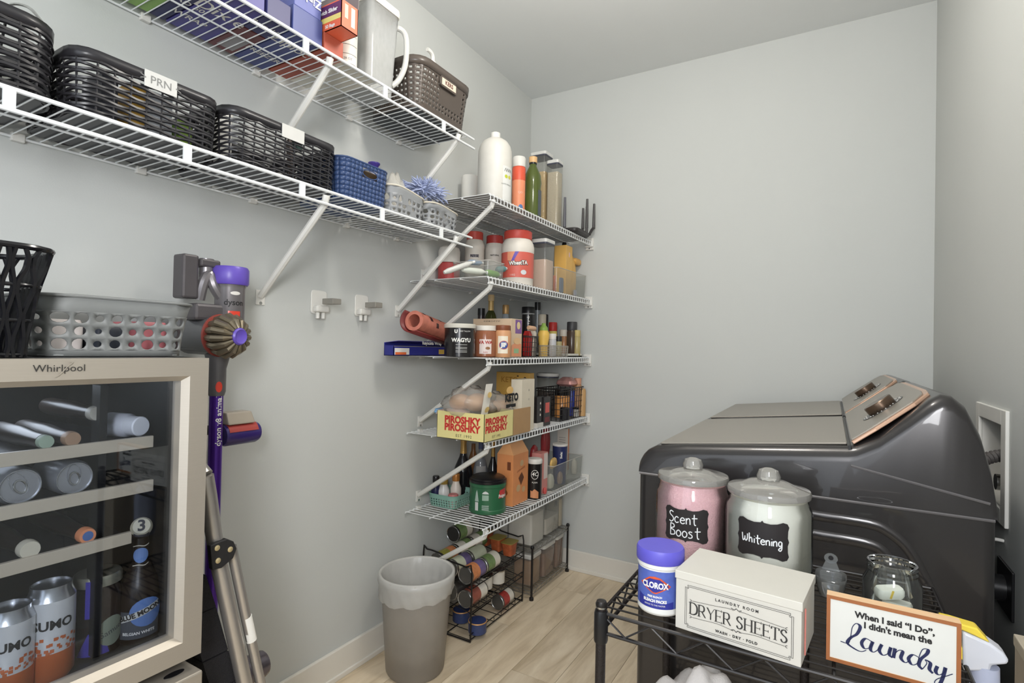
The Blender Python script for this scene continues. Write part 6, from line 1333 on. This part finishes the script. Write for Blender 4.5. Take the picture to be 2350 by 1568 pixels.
letter('4C', .026, around((0,0,h*.63), r+.0012, az+.05), PAPER, t, bold=.0002, italic=.2); letter('PLAIN', .010, around((0,0,h*.42), r+.0012, az+.05), PAPER, t); patch([(-.02,h*.04),(.02,h*.02),(.02,h*.18),(.0,h*.26),(-.012,h*.2),(-.02,h*.22)], around((0,0,0), r+.001, az+.05), C(206,142,100), t, 'food_print')
t, dx, dy, h = carton('pink_carton', 'pink and white carton standing behind the breadcrumb can', 'carton', 1230, 1240, 1256, 1042, .362, S5, C(216,142,134), depth=.05)
M().box(0,.0006,dy*.45,dy*.98,h*.35,h*.98).obj('white_panel', C(224,210,204), t, smooth=False)
yb0 = ycol(1267,.385,S5)
clear_bin('clear bin of cups and sachets at the back-wall end of the lowest corner shelf', .14, .392, yb0, -.035, S5, .125)
t, c, r, h = jar('blue_cup', 'navy blue paper tub with white lettering and rim standing in the lowest clear bin', 'cup', 1284, 34, 1018, .345, S5+.004, [('body',[(.82,0),(1,.95)]),('rim',[(1.04,.95),(1.04,.985),(.95,1)])], [C(40,48,92), C(214,210,204)])
letter('Swiss', .017, lambda a, b: around((0,0,h*.74), r*.97, azc(c)+.2)(-b, a), PAPER, t, bold=.0006)
t, dx, dy, h = carton('salt_carton', 'white and orange carton standing in the lowest clear bin by the wall', 'carton', 1284, 1300, 1316, 985, .30, S5+.004, C(214,208,198), depth=.06); M().box(0,.0006,dy*.5,dy,h*.1,h).obj('orange_side', C(214,138,100), t, smooth=False)
for k in range(6): M().box(-.05,-.01,-.0006,0,h*(.55+.05*k),h*(.55+.05*k)+.002).obj('text_line', C(120,116,110), t, smooth=False)
for px, py, x, s, col, lab, rt in ((1226,1022,.28,(.03,.07,.10),(150,40,44),'dark red crinkled bag behind the breadcrumb can',(.1,0,.2)),(1252,1000,.2,(.03,.07,.16),(160,58,62),'red foil bag leaning behind the lowest clear bin',(-.1,.1,0)),(1270,1062,.36,(.012,.085,.05),(214,176,104),'yellow sachet leaning out of the lowest clear bin',(.5,0,.1)),(1262,1108,.35,(.03,.05,.07),(206,204,186),'cream sachet in the front of the lowest clear bin',(.1,0,0)),(1285,1096,.37,(.02,.04,.06),(150,124,108),'brown sachet in the lowest clear bin',(0,.1,0)),(1318,1070,.34,(.03,.05,.08),(196,190,176),'pale sachet near the wall in the lowest clear bin',(0,0,.2)),(1250,1130,.38,(.02,.02,.03),(196,84,80),'small red tin beside the lowest clear bin',(0,0,0))):
    c = onx(px, py, x); zb = S5+.006 if py > 1050 else S5
    o = M().loft([[(a*s_, b*s_, z) for a, b, _ in rrect(s[0]/2,s[1]/2,.01,0,4)] for s_, z in ((.8,0),(1,.02*s[2]/.1),(1.04,s[2]*.5),(.8,s[2]*.85),(.3,s[2])) ]).obj('food_sachet', C(*col,rough=.3,bump=.5), None)
    o.location = (x, max(c.y, -1.0), max(zb, c.z-s[2]/2) if py > 1050 else S5+.02+(.10 if py < 1040 else 0)); o.rotation_euler = (0,0,rt[2]); tag(o, lab, 'sachet', 'bags and sachets on the lowest shelf')
# ------------------------------------------------------------------ can rack on the floor
t = thing('can_rack', 'three-tier black wire can rack on the floor under the corner shelves', 'rack', (0,0,0))
CX0, CX1, CY0, CY1 = .022, .282, -.945, -.50
def tier(xa, za, xb, zb):
    """sloping wire tray from the wall (xa, za) to the front (xb, zb)"""
    q = M()
    for k in range(8):
        y = CY0+.004+(CY1-CY0-.008)*k/7; q.tube([(xa,y,za),(xb,y,zb),(xb,y,zb+.022)], .0018, 5)
    tag(q.obj('tray_wires', BLACK_WIRE, t), None, kind='stuff')
    for x, z in ((xa,za),((xa+xb)/2,(za+zb)/2-.003),(xb,zb),(xb,zb+.022)): M().tube([(x,CY0,z),(x,CY1,z)], .0026, 6).obj('tray_rod', BLACK_WIRE, t)
TI = ((CX0+.012,.268,CX1-.004,.222),(CX0+.012,.166,CX1-.004,.122),(CX0+.012,.012,CX1-.004,.010))
for a in TI: tier(*a)
for y in (CY0,CY1):
    M().tube(catmull([(CX0,y,.004),(CX0,y,.33),(CX0+.02,y,.345),(CX0+.10,y,.340),(CX0+.13,y,.322),(CX1-.03,y,.312),(CX1,y,.30),(CX1,y,.004)], 3), .0034, 8).obj('side_frame', BLACK_WIRE, t)
    M().tube([(CX0,y,.006),(CX1,y,.006)], .0034, 8).obj('foot_bar', BLACK_WIRE, t)
def zon(tr, x): xa, za, xb, zb = tr; return za+(zb-za)*(x-xa)/(xb-xa)
END = mat('can_end', (120,118,114), .35, .7, bump=.3, bscale=60); ENDD = mat('can_end_dark', (58,56,54), .35, .5)
def food_can(label, x, y, tr, r, ln, c1, c2, dark=False, lean=0):
    z = zon(tr, x)+r+.004+lean
    t = thing('food_can', label, 'can', (x, y, z), group='food cans in the black rack')
    M().lathe([(r*.93,0),(r,.004),(r,.010)], 28, (0,0,0), (0,1,0)).obj('near_end', ENDD if dark else END, t)
    M().tube([(r*.96*math.cos(2*PI*k/28), -.001, r*.96*math.sin(2*PI*k/28)) for k in range(28)], .0018, 5, closed=True).obj('rim', CHROME, t)
    M().lathe([(r*.985,.010),(r*.985,ln*.56)], 28, (0,0,0), (0,1,0), cap0=False, cap1=False).obj('label', c1, t)
    M().lathe([(r*.986,ln*.56),(r*.986,ln-.008)], 28, (0,0,0), (0,1,0), cap0=False, cap1=False).obj('label_band', c2, t)
    M().lathe([(r,ln-.008),(r,ln-.004),(r*.93,ln)], 28, (0,0,0), (0,1,0)).obj('far_end', END, t)
def vm(key, rgb, var=.4): return mat(key, rgb, .35, var=var, scale=55)
VEG = vm('veg_label', (206,132,86), .5); GRN = vm('green_label', (120,146,92), .5); PUR_L = vm('purple_label', (110,96,140)); PALE = vm('pale_label', (206,210,186), .15); RED_L = vm('red_label', (150,84,70)); CREAM_L = vm('cream_label', (222,216,204), .1)
R_ = .0365; T0, T1, T2 = TI
food_can('vegetable can with orange and purple label at the front of the top tier', .242, CY0+.012, T0, R_, .115, VEG, PUR_L)
food_can('can with pale green and purple label in the middle of the top tier', .166, CY0+.012, T0, R_, .115, PALE, PUR_L)
food_can('yellow green pickle can near the wall on the top tier', .090, CY0+.012, T0, R_, .115, vm('olive_label', (150,146,66)), VEG)
food_can('green bean can with dark label, second deep at the front of the top tier', .242, CY0+.132, T0, R_, .115, GRN, CREAM_L)
food_can('plain pale can, second deep in the middle of the top tier', .166, CY0+.132, T0, R_, .115, PALE, PALE)
food_can('dark-ended green leaf can, second deep near the wall on the top tier', .090, CY0+.132, T0, R_, .115, CREAM_L, GRN, True)
food_can('white and green can, third deep near the wall on the top tier', .090, CY0+.252, T0, R_, .115, CREAM_L, GRN)
food_can('green asparagus can stacked against the wall above the top tier', .072, CY0+.150, T0, R_, .115, GRN, CREAM_L, True, .072)
food_can('ridged can with dark end at the front of the middle tier', .242, CY0+.012, T1, R_, .13, RED_L, CREAM_L)
food_can('plain steel can beside the ridged can on the middle tier', .166, CY0+.012, T1, R_, .115, END, END)
food_can('plain steel can near the wall on the middle tier', .090, CY0+.012, T1, R_, .115, END, END)
food_can('red and white can lying on the bottom tier at the far end', .238, CY0+.285, T2, .034, .105, vm('red_white', (176,62,56)), CREAM_L)
def stand(name, label, cat, x, y, z, r, h, prof, cols, group=None):
    t = thing(name, label, cat, (x,y,z), group=group)
    for (pn, pr), col in zip(prof, cols): M().lathe([(max(1e-4,a*r), b*h) for a, b in pr], 26).obj(pn, col, t)
    return t
GLD = mat('gold_film_lid', (176,158,84), .35, .3, var=.15)
for k, (x, y) in enumerate(((.100,-.560),(.172,-.560),(.234,-.552))):
    zz = zon(T0, x+.03)+.008
    t = thing('fruit_cup', ('fruit cup with gold foil lid nearest the wall on the top tier','middle fruit cup with gold foil lid on the top tier','fruit cup with gold foil lid and red label at the rack front')[k], 'fruit cup', (x,y,zz+.006), group='gold-lidded fruit cups')
    M().loft([rrect(.028*s, .036*s, .012, z, 4) for s, z in ((.8,0),(1,.06))]).obj('cup', vm('peach_cup', (176,92,56), .5), t); M().loft([rrect(.033, .041, .014, z, 4) for z in (.0602,.0625)]).obj('foil_lid', GLD, t)
for k, (x, y) in enumerate(((.215,-.735),(.228,-.648))):
    stand('upright_can', ('short upright can with dark lid in the middle of the second tier','short upright can with dark lid at the far end of the second tier')[k], 'can', x, y, zon(T1, x+.03)+.014, .034, .062, [('label',[(1,0),(1,.86)]),('rim',[(1.02,.86),(1.03,.88),(1.03,.95)]),('lid',[(.99,.951),(.96,.97),(.001,.965)])], [CREAM_L, CHROME, mat('dark_lid', (44,42,40), .3)], 'upright dark-lidded cans')
for k, (px, py) in enumerate(((1048,1425),(1085,1452))):
    c = onz(px, py, .03)
    stand('blue_tin', ('blue round tin with copper rim deeper on the bottom tier','blue round tin with copper rim at the front corner of the bottom tier')[k], 'tin', c.x, c.y+.035, .018, .040, .052, [('body',[(.9,0),(.98,.06),(.98,.88)]),('rim',[(1.0,.88),(1.03,.92),(1.0,.97)]),('lid',[(.94,.971),(.90,.90),(.001,.88)])], [vm('blue_tin_print', (56,68,108)), C(206,156,100,metal=.3), C(44,58,104,rough=.25)], 'blue tins')
# ------------------------------------------------------------------ small two-tier wire stand by the back wall
t = thing('small_wire_stand', 'low two-tier wire stand with black posts in the corner under the shelves', 'stand', (0,0,0))
GX0, GX1, GY0, GY1, GT = .03, .312, -.462, -.045, .252
SILV = mat('silver_wire', (150,146,138), .3, .6)
for x in (GX0,GX1):
    for y in (GY0,GY1):
        p = M().lathe([(.011,0),(.011,.012),(.0055,.016),(.0055,GT)], 12, (x,y,0)).obj('post', BLACK_WIRE, t); M().lathe([(.009,GT),(.010,GT+.008),(.006,GT+.015)], 12, (x,y,0)).obj('cap', BLACK_PL, p)
for zz in (GT,.045):
    q = M()
    for k in range(1,18): q.tube([(GX0,GY0+(GY1-GY0)*k/18,zz),(GX1,GY0+(GY1-GY0)*k/18,zz)], .0016, 5)
    tag(q.obj('tray_wires', SILV, t), None, kind='stuff')
    for a, b in (((GX0,GY0),(GX1,GY0)),((GX0,GY1),(GX1,GY1)),((GX0,GY0),(GX0,GY1)),((GX1,GY0),(GX1,GY1))):
        M().tube([(*a,zz-.002),(*b,zz-.002)], .0024, 6).obj('edge_rod', SILV, t); M().tube([(*a,zz-.020),(*b,zz-.020)], .0024, 6).obj('lower_edge_rod', SILV, t); M().tube(zig((*a,0),(*b,0),zz-.003,zz-.019,14), .0014, 4).obj('truss_wire', SILV, t)
def keep2(label, x, y, a, b, zb, h, fill, fh, hz=.14, lid=None):
    t = thing('food_container', label, 'container', (x,y,zb), group='clear food containers')
    M().loft([rrect(a*s, b*s, .014, z, 4) for s, z in ((.93,0),(.97,.004),(1,h-.02))], cap1=False).obj('body', clear('container_clear_14', (238,238,236), hz, 1.45, .05), t)
    M().loft([rrect(a*.93, b*.93, .012, z, 4) for z in (.004,h*fh)]).obj('dry_food', fill, t)
    M().loft([rrect(a*s, b*s, .014, h+z, 4) for s, z in ((1.03,-.02),(1.05,-.016),(1.05,-.004),(1,0))]).obj('lid', lid or C(206,204,198), t)
    return t
FLO = mat('flour', (226,222,214), .9); SUG = mat('sugar', (216,210,200), .9)
keep2('big clear container of white flour on top of the low wire stand', .225, -.375, .075, .072, GT+.002, .225, FLO, .68)
t = keep2('clear container of sugar with black label on top of the low wire stand', .22, -.185, .068, .085, GT+.002, .235, SUG, .36)
M().box(.0655,.0668,.02,.05,.13,.16).obj('black_label', BLACK_PL, t, smooth=False)
keep2('narrow clear container of rolled oats beside the sugar container', .245, -.072, .04, .022, GT+.002, .20, OAT, .75)
keep2('white lidded tub behind the flour container on the low wire stand', .09, -.36, .05, .06, GT+.002, .15, FLO, .8)
BRN = mat('brown_sugar', (128,88,58), .9, var=.3, scale=120, bump=.4); TAN = mat('brown_rice', (156,118,80), .9, var=.2, scale=150)
keep2('clear container of brown sugar at the near side of the stand\'s lower tier', .235, -.375, .055, .055, .047, .155, TAN, .8)
keep2('wide clear container of dark brown sugar in the middle of the stand\'s lower tier', .235, -.235, .062, .065, .047, .168, BRN, .72)
keep2('clear container of cocoa powder at the wall end of the stand\'s lower tier', .235, -.105, .062, .045, .047, .172, BRN, .85)
